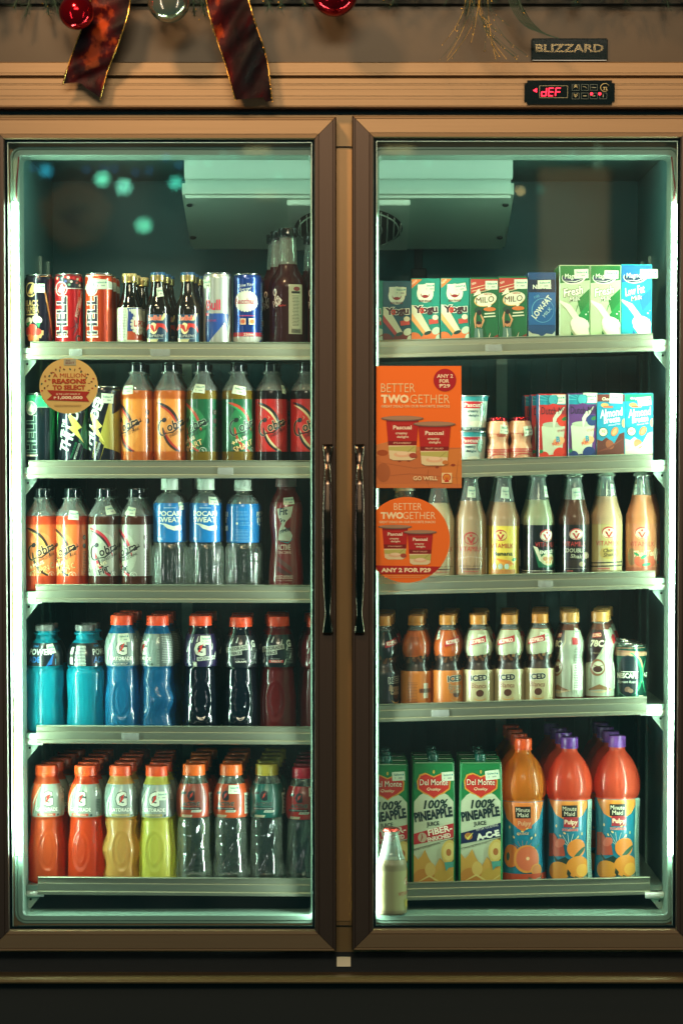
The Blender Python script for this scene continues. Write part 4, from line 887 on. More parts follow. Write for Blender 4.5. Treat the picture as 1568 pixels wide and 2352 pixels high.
def poca(back=False, tagp=None):
    sw = P([(-30, 157), (-12, 156), (8, 150), (30, 153), (30, 141), (10, 140), (-6, 145), (-16, 153)], '#cdd8c4')
    front = [R(0, 192, 30, 1.5, '#a8c8d0'), T('POCARI', 0, 179, 62, 12, '#cfdcc8', 0.03), T('SWEAT', -2, 165, 58, 12, '#cfdcc8', 0.03), sw, T('500mL', -26, 122, 14, 5, '#b8ccd0', 0.01)]+LN(52, 150, 14, 12, 3, '#4a8ac0', 0.8)
    bk = LN(0, 186, 30, 4, 3.4, '#6aa0c8', 0.9)+LN(0, 170, 34, 2, 3.4, '#6aa0c8', 0.9)+[E(-13, 158, 2.6, 3, '#cfdcc8')]+LN(6, 160, 26, 3, 3.2, '#6aa0c8', 0.9)+LN(0, 143, 38, 9, 3.4, '#6aa0c8', 0.9)
    def sh(it, d): return [(i[0], i[1], i[2]+d)+i[3:] if i[0] == 't' else ('p', [(a+d, b) for a, b in i[1]], i[2]) for i in flat(it)]
    items = flat(front) if not back else flat(bk)+sh([front[1], front[2], sw], 72)+sh([front[1], front[2], sw], -72)
    o = bottle('water_bottle', poc, 300, '#d4e4dc', kindl='water', label={'items': items, 'z0': 113, 'z1': 203, 'base': '#0c6cac'}, capd=(20, 233, 259, '#cbd8c6'), mod=pmod, seg=96, tagp=tagp)
    part('tinted_shoulder', lathe_mesh([(r_+0.12, z_) for r_, z_ in dense([p for p in poc if 203 <= p[1] <= 226] , 2.5)] if False else [(rfun(dense(poc))(z_)+0.15, z_) for z_ in range(203, 226, 3)], [M('clear', '#3f9aa0')], 48, cap=(False, False), name='shoulder'), o)
    return o
o = poca(tagp=(31, 196, 6, 16, 18)); reg(o, 'clear bottle with blue label and white cap', 'bottle', 'clear bottles with blue labels', 'L', 3); put(o, 390.5, 1099, 'L', 3, 41, 259, 4); behind(o, 2, 86, 'blue labelled clear bottle with white cap', 'the first blue labelled bottle')
o = poca(tagp=(24, 208, -4, 28, 18)); reg(o, 'clear bottle with blue label facing front', 'bottle', 'clear bottles with blue labels', 'L', 3); put(o, 473.5, 1099, 'L', 3, 41, 259, 0); behind(o, 2, 86, 'blue labelled clear bottle with white cap', 'the second blue labelled bottle', drift=-0.006)
o = poca(True); reg(o, 'clear bottle showing its blue label fine print', 'bottle', 'clear bottles with blue labels', 'L', 3); put(o, 558, 1101.5, 'L', 3, 41, 259, 0); behind(o, 2, 86, 'blue labelled clear bottle with white cap', 'the third blue labelled bottle')
fitn = [(34, 0), (39, 4), (40, 14), (38.5, 60), (35, 95), (34, 118), (37, 150), (38, 185), (35, 205), (29, 219), (24, 228), (21.5, 234, 1), (21.5, 240, 1)]
it = [P([(-26, 190), (14, 196), (8, 172), (-4, 160), (-8, 150), (8, 138), (14, 128), (8, 116), (-26, 118), (-22, 140), (-14, 156), (-22, 170)], '#a6b4a0'), T('Fit', -10, 184, 22, 17, '#14343c', 0.03, 0.2, 6), T("'n", -12, 164, 13, 9, '#14343c', 0.02, 0.2), T('right', -6, 140, 30, 13, '#14343c', 0.03, 0.3, 15), SW([(-20, 116), (2, 112), (14, 122)], 3, '#1f8a92'), T('ACTIVE', -9, 102, 34, 13, '#c8c8b4', 0.01), T('TONIC DRINK', -8, 90, 36, 6, '#c8b0a0', 0.01),
      P([(-24, 82), (-24, 70), (10, 44), (10, 56)], '#5a3a34'), P([(-24, 60), (-24, 48), (10, 30), (10, 38)], '#4a2a26'), T('MIXED BERRIES', -8, 35, 40, 6, '#d0c4b0', 0.02, 0.15), R(-8, 30.5, 40, 0.8, '#d0c4b0'), T('300mg L-Carnitine', -8, 26, 36, 4, '#c0a898', 0.01, 0.15), T('Low Calorie', -10, 19, 24, 4, '#c0a898', 0.01, 0.15)]+LN(38, 180, 16, 26, 3.8, '#8a4a40', 1.0)
o = bottle('sports_bottle', fitn, 240, '#5c1410', label={'items': it, 'z0': 12, 'z1': 205, 'base': '#6e1812'}, capd=(24.5, 240, 259, '#8c6a66'), tagp=(4, 208, 4, 28, 16), t=0.3)
reg(o, 'dark red tonic bottle with dull pink cap', 'bottle', None, 'L', 3); put(o, 657, 1099, 'L', 3, 40, 259, 6)
# ---- sports bottles
gat = [(38, 0), (42, 4), (42.5, 12), (42, 50), (40.5, 90), (38, 118), (36.5, 138), (35.4, 146), (35.2, 150), (38.5, 156), (40.4, 162), (40.6, 180), (40, 200), (37, 216), (32, 230), (27.5, 240), (24.5, 247, 1), (24.5, 252, 1)]
WAVY = [False]
def gmod(th, z, r, wavy=None):
    if 8 < z < 146:
        u = math.sin(th); c = math.cos(th); e = max(0, math.sin(math.pi*(z-8)/138))**0.5
        side = abs(u)**3 if wavy else abs(u)**3*0.12
        r = r*(1-side*0.14*math.sin((z-20)/126*math.pi*3.2)*(1 if z > 20 else 0)*e-side*0.03*e)
        d = math.sqrt((u*r/21)**2+((z-76)/47)**2); d2 = math.sqrt((u*r/11)**2+((z-80)/32)**2)
        r += 1.6*math.exp(-((d-1)/0.13)**2)-2.2*(1/(1+math.exp((d-0.95)*14)))+1.5*math.exp(-((d2-1)/0.2)**2)
    return r
def gwav(th, z, r): return gmod(th, z, r, True)
def gator(lab, liq, capc, items, tagp=None, t=0.42, name='sports_bottle', mod=gmod, kindl='liquid', lz=(156, 232), cap=(26.5, 251, 274), w=0.25):
    return bottle(name, gat, 300, liq, label={'items': items, 'z0': lz[0], 'z1': lz[1], 'base': lab}, capd=cap+(capc,), mod=mod, seg=84, tagp=tagp, t=t, kindl=kindl, w=w)
def Glogo(x, y, s, col, bolt='#c82a22', ol='#26302c'):
    return [T('G', x, y, 27*s, 34*s, col, 0.045, 0, 0, ol, 0.04), P([(x-7*s, y-12*s), (x+1*s, y+3*s), (x-4*s, y+2*s), (x+9*s, y+13*s), (x+3*s, y+1*s), (x+7*s, y+2*s)], bolt)]
def glab(flav, fcol, bg2, x=0):
    return [P([(-46, 156), (-46, 232), (-26, 232), (-34, 205), (-24, 232), (-16, 236), (-40, 160)], bg2), SW([(-40, 158), (-36, 190), (-20, 226)], 4, '#e4e8d4'), SW([(-36, 158), (-26, 184), (-26, 200)], 4, '#c8d0bc')]+Glogo(0, 199, 1.0, '#d3dac4')+[T('GATORADE', -1, 174, 54, 9.5, '#e6ead8', 0.04, 0, 0, '#1c2624', 0.05), R(-2, 161.5, 44, 6, fcol), T(flav, -2, 161.5, 34, 3.6, '#e8dcc8', 0.02), E(27, 161, 3, 3, '#3c4a44'), T('G', 44, 218, 11, 15, '#aebca8', 0.04), R(46, 178, 16, 40, '#76857a')]+LN(46, 196, 13, 10, 3.6, '#3f4a44', 1.1)
oc, oc2 = '#e0461c', '#e05a1c'
o = gator('#7e9088', '#0c6a94', oc, glab('BLUE BOLT', '#1c4a5c', '#7f8f86'), tagp=(6, 222, 3, 32, 20)) ; blue1 = o
# fourth shelf left
pw = [(37, 0), (42, 4), (43.5, 14), (43, 30), (40.5, 62), (41, 80), (42.5, 104), (43, 132), (42, 141), (39, 146, 1), (38.8, 149, 1), (41.5, 152, 1), (41.5, 172), (39, 188), (33, 202), (26, 211), (21, 216), (21, 225, 1), (25.5, 227, 1), (25.5, 230, 1), (21, 231, 1), (21, 234, 1)]
def pwmod(th, z, r):
    if 30 < z < 130 and abs(math.sin(th)) < 0.6 and math.cos(th) > 0:
        for k in (-14, -6, 4):
            if abs(math.sin(th)*r-k) < 1.1 and (z % 6) < 3: return r+0.9
    return r
def power(yaw_items, tagp=None):
    o = bottle('sports_bottle', pw, 300, '#0f93a6', label={'items': yaw_items, 'z0': 151, 'z1': 207, 'base': '#0c1218'}, mod=pwmod, seg=90, tagp=tagp, t=0.5, w=0.2)
    part('cap', lathe_mesh([(21, 234), (22.5, 234.5), (22.5, 246), (21.5, 248), (0.5, 248)], [M('clear', '#56625e')], 40, name='cap'), o); return o
ft = [T('ION4', -16, 200, 18, 5, '#3a86c0', 0.02), T('POWER', -2, 187, 62, 14, '#cfd8cc', 0.03), T('ADE', -16, 169, 34, 14, '#1c66ac', 0.03), P([(14, 154), (34, 186), (28, 158)], '#1a5fa0'), R(38, 164, 2, 14, '#4aa0c0')]
o = power(ft, (28, 194, 8, 22, 22)); reg(o, 'bright blue sports drink with black label, dark cap', 'bottle', 'bright blue sports drinks with black labels', 'L', 4); put(o, 105, 1435, 'L', 4, 43, 248, -10); behind(o, 1, 90, 'bright blue sports drink', 'the first black labelled blue bottle')
bk = LN(-12, 200, 30, 14, 3.3, '#a9b4a8', 1.7)+BAR(-38, 178, 40, 10, 90)+[T('POWER', 46, 187, 56, 14, '#cfd8cc', 0.03), T('ADE', 36, 169, 34, 14, '#1c66ac', 0.03), T('ION4', 34, 201, 18, 5, '#3a86c0', 0.02)]
o = power(bk); reg(o, 'bright blue sports drink turned to its ingredients list', 'bottle', 'bright blue sports drinks with black labels', 'L', 4); put(o, 196.8, 1435, 'L', 4, 43, 248, 6); behind(o, 1, 90, 'bright blue sports drink', 'the second black labelled blue bottle')
reg(blue1, 'blue sports drink with grey label and orange cap', 'bottle', 'sports drinks with orange caps', 'L', 4); put(blue1, 281, 1412, 'L', 4, 42, 274, 3); behind(blue1, 2, 88, 'blue sports drink with orange cap', 'the front facing blue bottle', drift=0.003)
o = gator('#7e9088', '#0c5a84', oc, glab('BLUE BOLT', '#1c4a5c', '#7f8f86')+[R(68, 194, 44, 76, '#4b5650')]+LN(68, 226, 34, 16, 4, '#9aa69a', 1.2), mod=gwav); reg(o, 'blue sports drink turned sideways showing its wavy outline', 'bottle', 'sports drinks with orange caps', 'L', 4); put(o, 363, 1413, 'L', 4, 42, 274, -52); behind(o, 2, 88, 'blue sports drink with orange cap', 'the sideways blue bottle', drift=0.003)
def fierce(bg, flav, fcol, front=True):
    slash = [P([(x, y), (x+5, y+13), (x+7, y+14), (x+4, y)], '#b8c0b4') for x, y in ((-34, 166), (-26, 212), (-12, 214), (12, 208), (26, 196), (-38, 190), (20, 162), (34, 176))]
    if front: return slash+Glogo(-2, 198, 1.02, '#c4c9b4', '#c82a22', '#20202a')+[R(14, 176, 46, 9, '#a8b0a0', 5), T('GATORADE', 14, 176, 42, 6, '#3a3f3a', 0.03, 0.1, 5), R(-14, 162, 9, 11, '#c8ccb8')]
    return slash+[R(-8, 201, 60, 12, '#98a090', 8), T('GATORADE', -8, 201, 54, 8, '#4a4f48', 0.04, 0, 8), R(-10, 190, 28, 10, '#aab2a2', 8), T('FIERCE', -10, 190, 25, 7, '#15181a', 0.03, 0, 8), T('SPORTS DRINK', 0, 176, 22, 3, '#9aa29a'), R(2, 170, 34, 6, fcol), T(flav, 2, 170, 26, 4.5, '#c8c8b8', 0.02), T('G', 34, 212, 13, 17, '#b8c0b0', 0.045), R(36, 199, 18, 0.8, '#9aa29a')]+LN(36, 195, 20, 9, 3.6, '#78827c', 0.9)
o = gator('#1e1438', '#0a0f1c', oc, fierce('', '', '')); o.children[0].data.materials[0] = M('gloss', '#070c14'); reg(o, 'near black grape drink with purple label', 'bottle', 'sports drinks with orange caps', 'L', 4)
o = o; price_tag(o, rfun(dense(gat)), 40.5, 13, 218, -2, 29, 20); put(o, 461, 1413.5, 'L', 4, 42, 274, 4); behind(o, 2, 88, 'dark grape drink with orange cap', 'the purple labelled bottle')
o = gator('#0c1016', '#0a0f1c', oc, fierce('', 'GRAPE', '#12161c', False)); o.children[0].data.materials[0] = M('gloss', '#070c14'); reg(o, 'near black grape drink with black slashed label', 'bottle', 'sports drinks with orange caps', 'L', 4); put(o, 553.5, 1416.5, 'L', 4, 42, 274, 0); behind(o, 2, 88, 'dark grape drink with orange cap', 'the black labelled grape bottle')
o = gator('#0c1016', '#5c0c0c', oc, fierce('', 'TROPICAL FRUIT', '#a82420', False), t=0.3); reg(o, 'dark red fruit drink with black slashed label', 'bottle', 'sports drinks with orange caps', 'L', 4); put(o, 639, 1415, 'L', 4, 42.5, 274, -8); behind(o, 2, 88, 'dark red fruit drink with orange cap', 'the black labelled red bottle', drift=-0.003)
o = gator('#5c1018', '#4c0a0c', oc, fierce('', '', ''), tagp=(8, 222, -3, 30, 22), t=0.3); reg(o, 'dark red fruit drink cut off by door frame', 'bottle', 'sports drinks with orange caps', 'L', 4); put(o, 731, 1417, 'L', 4, 42.5, 274, 14); behind(o, 2, 88, 'dark red fruit drink with orange cap', 'the cut off red bottle', drift=-0.003)
# bottom shelf left
def g5(cx, topy, lab, liq, capc, flav, fcol, yaw, desc, short, where, tagp=None, n=4, dr=0.0):
    o = gator(lab, liq, capc, mod=gwav if 'amber yellow' in desc else gmod, items= glab(flav, fcol, liq if lab == '#8f9a8c' else '#6f8078'), tagp=tagp, t=0.5)
    reg(o, desc, 'bottle', 'sports drinks on the bottom shelf', 'L', 5); put(o, cx, topy, 'L', 5, 42.5, 274, yaw); behind(o, n, 84, short, where, drift=dr, jit=0.003)
g5(108.4, 1756.5, '#8f9a8c', '#f4622c', '#e2501e', 'ORANGE CHILL', '#b84428', 8, 'orange sports drink, lettered label facing front', 'orange sports drink with orange cap', 'the leftmost orange drink', dr=0.0065)
g5(198.5, 1757, '#8f9a8c', '#ee5220', '#e2501e', 'ORANGE CHILL', '#b84428', -14, 'orange sports drink turned slightly left', 'orange sports drink with orange cap', 'the second orange drink', dr=0.002)
g5(278.5, 1757, '#93a094', '#f8c468', '#e2501e', 'LEMON LIME', '#a89a50', 6, 'amber yellow sports drink with orange cap', 'amber sports drink with orange cap', 'the amber drink', dr=0.003)
g5(361.5, 1758, '#8e9c90', '#cfcb5c', '#e2501e', 'LEMON LIME', '#a89a50', -6, 'pale yellow green sports drink with orange cap', 'yellow green sports drink with orange cap', 'the yellow green drink', tagp=(20, 207, 0, 28, 20))
act = [(40, 0), (42, 3), (42.5, 9), (41, 13), (40, 16), (42, 20), (42, 28), (39, 60), (37.5, 110), (37, 140), (36, 146), (36, 150), (38.5, 156), (40.5, 164), (41, 190), (39, 212), (33, 230), (28, 240), (25, 245, 1), (25, 252, 1)]
def amod(th, z, r):
    if 26 < z < 142:
        u = ((th+math.pi) % (2*math.pi))-math.pi; e = min(1, (z-26)/12, (142-z)/12); x = u*38; l = x-((z-84)*0.32)
        r += e*(-2.2*math.exp(-(l/7)**2)+1.2*math.exp(-((l-11)/4)**2)+1.2*math.exp(-((l+11)/4)**2))+e*0.7*(1 if (z % 22) < 2.5 and abs(x) < 26 else 0)
        x2 = (((th-1.5+math.pi) % (2*math.pi))-math.pi)*38; r -= e*2.5*math.exp(-(x2/10)**2-((z-90)/34)**2)
    return r
def active(bg, bg2, capc, flav, tagp=None):
    it = [E(10, 200, 24, 34, bg2), Glogo(-8, 205, 0.62, '#11161a', '#c8301c', '#11161a'), T('ACTIVE', -8, 186, 44, 9, '#14181c', 0.03, 0.25, 0, '#8fa090', 0.02), R(-10, 175.5, 50, 5.6, '#14161a'), T('ELECTROLYTE WATER DRINK', -10, 175.5, 44, 3, '#a8b0a4', 0.01), P([(-8, 167), (-5, 172), (18, 172), (15, 167)], '#b8c4b0'), T('NO SUGAR', 5, 169.5, 17, 3, '#20262a', 0.01), P([(-34, 155.5), (-31, 161), (-4, 161), (-7, 155.5)], '#c0c0a0'), T(flav, -19, 158.3, 20, 3, '#a0403a'), P([(-34, 208), (-31, 214), (-18, 214), (-21, 208)], '#22201e'), R(52, 186, 22, 48, '#b8c2ae')]+[R(52, 166+i*3.4, 17, 1.4+(i*7 % 3)*0.5, '#20282a') for i in range(12)]
    o = bottle('water_bottle', act, 300, '#d4e4dc', kindl='water', label={'items': flat(it), 'z0': 154, 'z1': 231, 'base': bg}, capd=(26.5, 249, 274, capc), mod=amod, seg=84, tagp=tagp)
    return o
for cx, ty, bg, bg2, cc, fl_, yaw, ds, shn, wh, tg in [
    (446, 1754, '#9c3e24', '#6f3020', '#e0641e', 'ORANGE', 4, 'clear water drink, orange label showing barcode, orange cap', 'clear water drink with orange cap', 'the barcode bottle', None),
    (531, 1754, '#bc4a1c', '#8a3c1c', '#e0641e', 'ORANGE', -6, 'clear water drink, orange label with price sticker', 'clear water drink with orange cap', 'the orange labelled clear bottle', (14, 219, -2, 28, 19)),
    (613, 1754, '#0e5a50', '#2a5c50', '#b8a638', 'LEMON', 2, 'clear water drink, green label and yellow cap', 'clear water drink with yellow cap', 'the green labelled bottle', None),
    (697, 1761, '#a82020', '#74201c', '#c01834', 'FRUIT', -4, 'clear water drink, red label and crimson cap', 'clear water drink with crimson cap', 'the red labelled bottle', (30, 218, -4, 24, 20))]:
    o = active(bg, bg2, cc, fl_, tg); reg(o, ds, 'bottle', 'clear water drinks on the bottom shelf', 'L', 5); put(o, cx, ty, 'L', 5, 42, 274, yaw); behind(o, 4, 84, shn, wh, jit=0.003, drift=0.002)
# ================================================================== RIGHT DOOR
TEAL = '#10826e'
def yogu(bg, fr1, fr2, new=True, tagp=None):
    it = [R(0, 100, 64, 112, bg)]
    if new: it += [P([(-33, 152), (-5, 152), (-33, 128)], '#d07434'), T('NEW', -25, 144, 14, 5, '#e8d8b0', 0.01, 0, 40)]
    it += [E(-1, 118, 19, 21, '#d2dcc2'), R(-1, 131, 34, 14, '#d2dcc2'), ARC(-1, 118, 10, 9, 180, 360, 3, '#8c2024'), E(-1, 112, 7, 3, '#8c2024'), T('BEAR BRAND', -1, 101, 28, 5, '#5c1c20', 0.02),
           P([(-32, 92), (-20, 90), (12, 34), (6, 22), (-2, 30), (-32, 62)], '#c8ccaa'), P([(-32, 74), (4, 26), (-2, 22), (-32, 58)], fr1),
           E(-24, 18, 15, 12, fr2, -20), E(12, 16, 26, 17, fr2, 25), E(24, 34, 10, 8, '#b8ccb0', 30), E(30, 12, 8, 14, '#b8ccb0'), E(5, 29, 9, 4, '#143c34', 20),
           T('Yogu', 0, 80, 54, 22, '#3a1622', 0.05, 0, 3, '#d8e0c8', 0.06), T('o', -8.5, 79.5, 11, 14, '#b83022', 0.05, 0, 3), R(18, 55, 21, 11, '#b84438', 8), E(22, 64, 7, 6, '#c8ccaa')]
    return carton('drink_carton', 66, 152, 52, bg, it, tagp)
sp = [(846, 646, '#0f7a68', '#c8643c', '#8c3c28', (8, 131, 0, 24, 22), 0, 'teal yogurt drink carton, half hidden by door frame'),
      (911, 647, '#0e4a58', '#b03c3c', '#6c2820', (8, 128, -2, 25, 19), 0, 'dark blue green yogurt drink carton with brown fruit'),
      (976, 641, TEAL, '#e0a460', '#d8743c', (10, 132, 0, 20, 18), 1, 'teal yogurt drink carton with orange corner flash'),
      (1043.5, 640, TEAL, '#e0a460', '#d8743c', (11, 130, 10, 28, 18), 1, 'teal yogurt drink carton with crooked price sticker')]
for cx, ty, bg, f1, f2, tg, nw, ds in sp:
    o = yogu(bg, f1, f2, nw, tg); reg(o, ds, 'carton', 'small yogurt drink cartons', 'R', 1); put(o, cx, ty, 'R', 1, 26, 152, 0); behind(o, 2, 56, 'small yogurt drink carton', {911: 'the dark blue green carton', 976: 'the orange cornered teal carton', 1043.5: 'the crooked stickered teal carton'}[cx], jit=0.001) if cx > 900 else None
def milo(tagp):
    it = [P([(-32, 152), (32, 152), (32, 136), (-32, 118)], '#a8382c'), T('NEW', -24, 142, 10, 5, '#e0d8b8', 0.01, 0, 20)]+[R(-8+i, 136-i*2, 48, 1.6, '#d0b890', 15) for i in (0, 3, 6)]
    it += [E(2, 104, 26, 16, '#d0a860', 12), E(3, 105, 25, 15, '#d4dcba', 12), P([(-26, 112), (-18, 124), (-12, 130), (-8, 118)], '#d4dcba'), P([(6, 92), (16, 92), (10, 82)], '#d4dcba'), T('MILO', 1, 104, 42, 14, '#4c1c1a', 0.015, 0.1, 6), T('NESTLE', 8, 117, 18, 4, '#a83028', 0.02),
           E(12, 82, 14, 5, '#c06a2c'), R(12, 72, 24, 3, '#c8d0ae', 4), R(12, 65, 27, 3, '#c8d0ae', 4), P([(14, 30), (6, 8), (32, 24), (32, 1), (0, 1), (12, 20)], '#7c3020'),
           SW([(-20, 34), (-22, 60), (-18, 78)], 5, '#c08a5c'), SW([(-8, 38), (-2, 56), (-12, 76)], 5, '#c08a5c'), E(-14, 80, 9, 7, '#16402c'), E(-12, 74, 5, 6, '#1a1a18'), E(-13, 46, 5.5, 6.5, '#b87c54'), E(-13, 50, 5.6, 4, '#241a16'), P([(-22, 38), (-4, 36), (-2, 4), (-24, 4)], '#507468'), SW([(-14, 36), (-12, 20), (-14, 4)], 3, '#c8d4b8'), SW([(0, 6), (10, 14), (14, 26)], 2, '#c8d0ae')]
    return carton('drink_carton', 65, 156, 50, '#0c5c34', it, tagp, side='#0e7a44')
o = milo((16, 138, 0, 28, 20)); reg(o, 'green chocolate drink carton', 'carton', 'green chocolate drink cartons', 'R', 1); put(o, 1110, 639, 'R', 1, 25, 156, 1); behind(o, 2, 54, 'green chocolate drink carton', 'the left green athlete carton', jit=0.001)
o = milo((18, 138, 0, 30, 22)); reg(o, 'green chocolate drink carton', 'carton', 'green chocolate drink cartons', 'R', 1); put(o, 1176, 636.4, 'R', 1, 25, 156, -1); behind(o, 2, 54, 'green chocolate drink carton', 'the right green athlete carton', jit=0.001)
it = [R(0, 132, 64, 32, '#0d2038'), T('NESTLE', 0, 131, 42, 10, '#d0d8c4', 0.04), R(0, 80, 64, 76, '#10548a'), ARC(2, 76, 25, 28, 0, 360, 1.6, '#5c9cb0', 28), T('LOW-FAT', 0, 84, 62, 14, '#cfd8c0', 0.04, 0, 52), T('MILK', 12, 72, 26, 8, '#9cc0bc', 0.02, 0, 52), T('100', -12, 108, 12, 6, '#5c9cb0', 0.01, 0, 20), P([(-32, 30), (-22, 22), (-8, 20), (0, 14), (10, 22), (24, 20), (32, 30), (32, 0), (-32, 0)], '#a8b8a0')]
o = carton('drink_carton', 63, 165, 46, '#10406c', it, (5, 137, 2, 30, 19)); reg(o, 'dark blue low fat milk carton with diagonal letters', 'carton', None, 'R', 1); put(o, 1242, 627, 'R', 1, 23, 165, 0); behind(o, 2, 50, 'dark blue milk carton', 'the dark blue milk carton', jit=0.001)
def magn(base, dark, t1, t2, pal, tagp):
    it = [R(0, 60, 70, 190, pal), P([(-36, 182), (36, 182), (36, 148), (-36, 140)], dark), P([(10, 30), (36, 60), (36, 130), (6, 100), (16, 60)], dark), P([(36, 100), (36, 20), (6, 60)], base),
          E(-2, 155, 28, 17, '#d8e0c4', 6), E(-3, 155, 25.5, 14.5, '#142a4c', 6), E(-2, 163, 26, 10, dark, 6), T('Magnolia', -1, 156, 44, 16, '#dfe4cc', 0.03, 0.15, 3), SW([(-24, 146), (0, 144), (22, 152)], 2, '#dfe4cc'),
          T(t1, -4, 121, 46, 20, '#e0e4cc', 0.04, 0.25, 12, '#244034', 0.05), T(t2, 0, 103, 26, 11, '#e0e4cc', 0.03, 0.25, 12, '#244034', 0.05), SW([(12, 98), (6, 84), (2, 70)], 2, dark),
          SW([(-34, 98), (-14, 84), (4, 58), (12, 34)], 15, '#d8dcc0'), E(12, 42, 22, 17, '#dadfc6', -20), P([(-8, 34), (30, 52), (34, 6), (14, 2)], '#dadfc6'), P([(-8, 26), (8, 2), (-8, 2)], dark), R(-20, 5, 10, 6, '#9ac09a'), E(26, 66, 1.8, 1.8, '#dadfc6'), E(31, 72, 1.2, 1.2, '#dadfc6')]
    return carton('milk_carton', 70, 184, 52, pal, it, tagp, side=base)
o = magn('#157a3c', '#11682f', 'Fresh', 'Milk', '#a9bf96', (15, 163, 2, 32, 22)); reg(o, 'tall green fresh milk carton, the left of two', 'carton', 'tall fresh milk cartons', 'R', 1); put(o, 1316, 610.6, 'R', 1, 26, 184, 1); behind(o, 2, 56, 'tall green milk carton', 'the left fresh milk carton', jit=0.001)
o = magn('#157a3c', '#11682f', 'Fresh', 'Milk', '#a9c492', (13, 161, -2, 32, 20)); reg(o, 'tall green fresh milk carton, the right of two', 'carton', 'tall fresh milk cartons', 'R', 1); put(o, 1387, 610.6, 'R', 1, 26, 184, 0); behind(o, 2, 56, 'tall green milk carton', 'the right fresh milk carton', jit=0.001)
o = magn('#0f7aa8', '#1266a0', 'Low Fat', 'Milk', '#1aa0b0', (28, 161, 0, 40, 22)); reg(o, 'tall turquoise low fat milk carton', 'carton', 'tall fresh milk cartons', 'R', 1); put(o, 1459, 609, 'R', 1, 26, 184, -3); behind(o, 2, 56, 'tall turquoise milk carton', 'the turquoise milk carton', jit=0.001)
# ---- second shelf right
def cup():
    o = simple('yogurt_cup'); dp = dense([(30, 0, 1), (31, 2, 1), (36, 66, 1), (36.5, 69, 1)]); part('tub', lathe_mesh(dp, [M('plastic', '#b6c8ba')], 44, name='tub'), o)
    it = [R(0, 65, 240, 10, '#2a8c90'), R(8, 52, 48, 14, '#b02430'), T('Pascual', 8, 52, 42, 8, '#e0dcc8', 0.02), T('creamy', 8, 38, 26, 6, '#14505c', 0.02), T('delight', 10, 30, 26, 6, '#14505c', 0.02), E(16, 14, 17, 6, '#d4d8c0'), R(0, 3, 240, 7, '#154c5c'), T('GREEK STYLE', 2, 3.5, 44, 4, '#c8d4c0', 0.01), R(-40, 30, 24, 34, '#58a0a0'), E(34, 42, 9, 14, '#8cb8a8')]
    part('label', wrap_art(it, rfun(dp), 36, 0.5, 69, 'print', True, None), o)
    part('foil_lid', lathe_mesh([(36.5, 69), (40, 69.6), (40, 71.2), (37, 72), (0.5, 71.4)], [M('chrome', '#9fb3ac', r=0.35)], 44, name='lid'), o); return o
zb_ = shelf_z('R', 2, X(1080)); 
c0 = cup(); reg(c0, 'white and teal yogurt cup under another cup', 'yogurt cup', 'stacked yogurt cups', 'R', 2); put(c0, 1081, 989.5, 'R', 2, 36, 72, -18)
c1 = cup(); tag(c1, 'white and teal yogurt cup standing on top of another', 'yogurt cup', 'stacked yogurt cups'); c1['row'] = 2; c1.location = c0.location+Vector((0.002, 0, 72.2*PX*c0.scale.z)); c1.scale = c0.scale; c1.rotation_euler = (0, 0, -0.2)
for k in range(3):
    for lev in (0, 1):
        c = copy_tree(c0, None); c.location = c0.location+Vector((-0.070 if k == 2 else 0, 0 if k == 2 else 0.07*(k+1), lev*72.2*PX*c0.scale.z)); tag(c, f"{'lower' if lev == 0 else 'upper'} yogurt cup, {['directly behind the stacked cups', 'two places behind the stacked cups', 'behind the orange poster'][k]}"); c.rotation_euler = (0, 0, 0.3*k+lev)
yk = [(21, 0), (25, 2), (26, 6, 1), (26, 34), (25, 41), (22.6, 48), (22.6, 54), (25, 63), (26.5, 71), (25, 78), (21.5, 92), (18.5, 98), (18, 100)]
def yak(tagp):
    o = simple('probiotic_bottle'); dp = dense(yk); part('body', lathe_mesh(dp, [M('print', '#cfa07a')], 44, name='bottle'), o)
    it = [R(0, 67, 240, 1, '#b84838'), T('Yakult', 10, 64, 26, 6, '#b03a30', 0.03), T('Yakult', -46, 64, 26, 6, '#b03a30', 0.03), R(0, 31, 240, 8, '#b84038'), T('BRAND OF CULTURED MILK', 0, 31, 50, 4, '#e0b898', 0.01), ARC(4, 8, 26, 16, 0, 180, 3, '#c05444'), T('Yakult', 4, 11, 36, 11, '#b8443a', 0.04), R(0, 24, 240, 1, '#c05444')]
    part('print', wrap_art(it, rfun(dp), 26, 1, 98, 'print', True, None), o)
    part('foil_lid', lathe_mesh([(19.5, 93), (20.2, 95), (19.8, 101), (18.5, 103), (0.5, 103)], [M('ball', '#b0202a')], 36, mod=lambda th, z, r: r*(1+0.02*math.sin(th*22)) if z < 97 else r, name='lid'), o)
    price_tag(o, rfun(dp), 26, *tagp); return o
o = yak((18, 77, -6, 24, 19)); reg(o, 'little peach probiotic bottle with red foil top', 'bottle', 'little probiotic bottles', 'R', 2); put(o, 1143.5, 959, 'R', 2, 26, 103, -8); behind(o, 3, 54, 'little peach bottle with red foil', 'the left peach bottle', jit=0.001)
o = yak((16, 73, 8, 25, 21)); reg(o, 'little peach probiotic bottle beside the red carton', 'bottle', 'little probiotic bottles', 'R', 2); put(o, 1196, 958, 'R', 2, 26, 103, 2); behind(o, 3, 54, 'little peach bottle with red foil', 'the right peach bottle', jit=0.001)
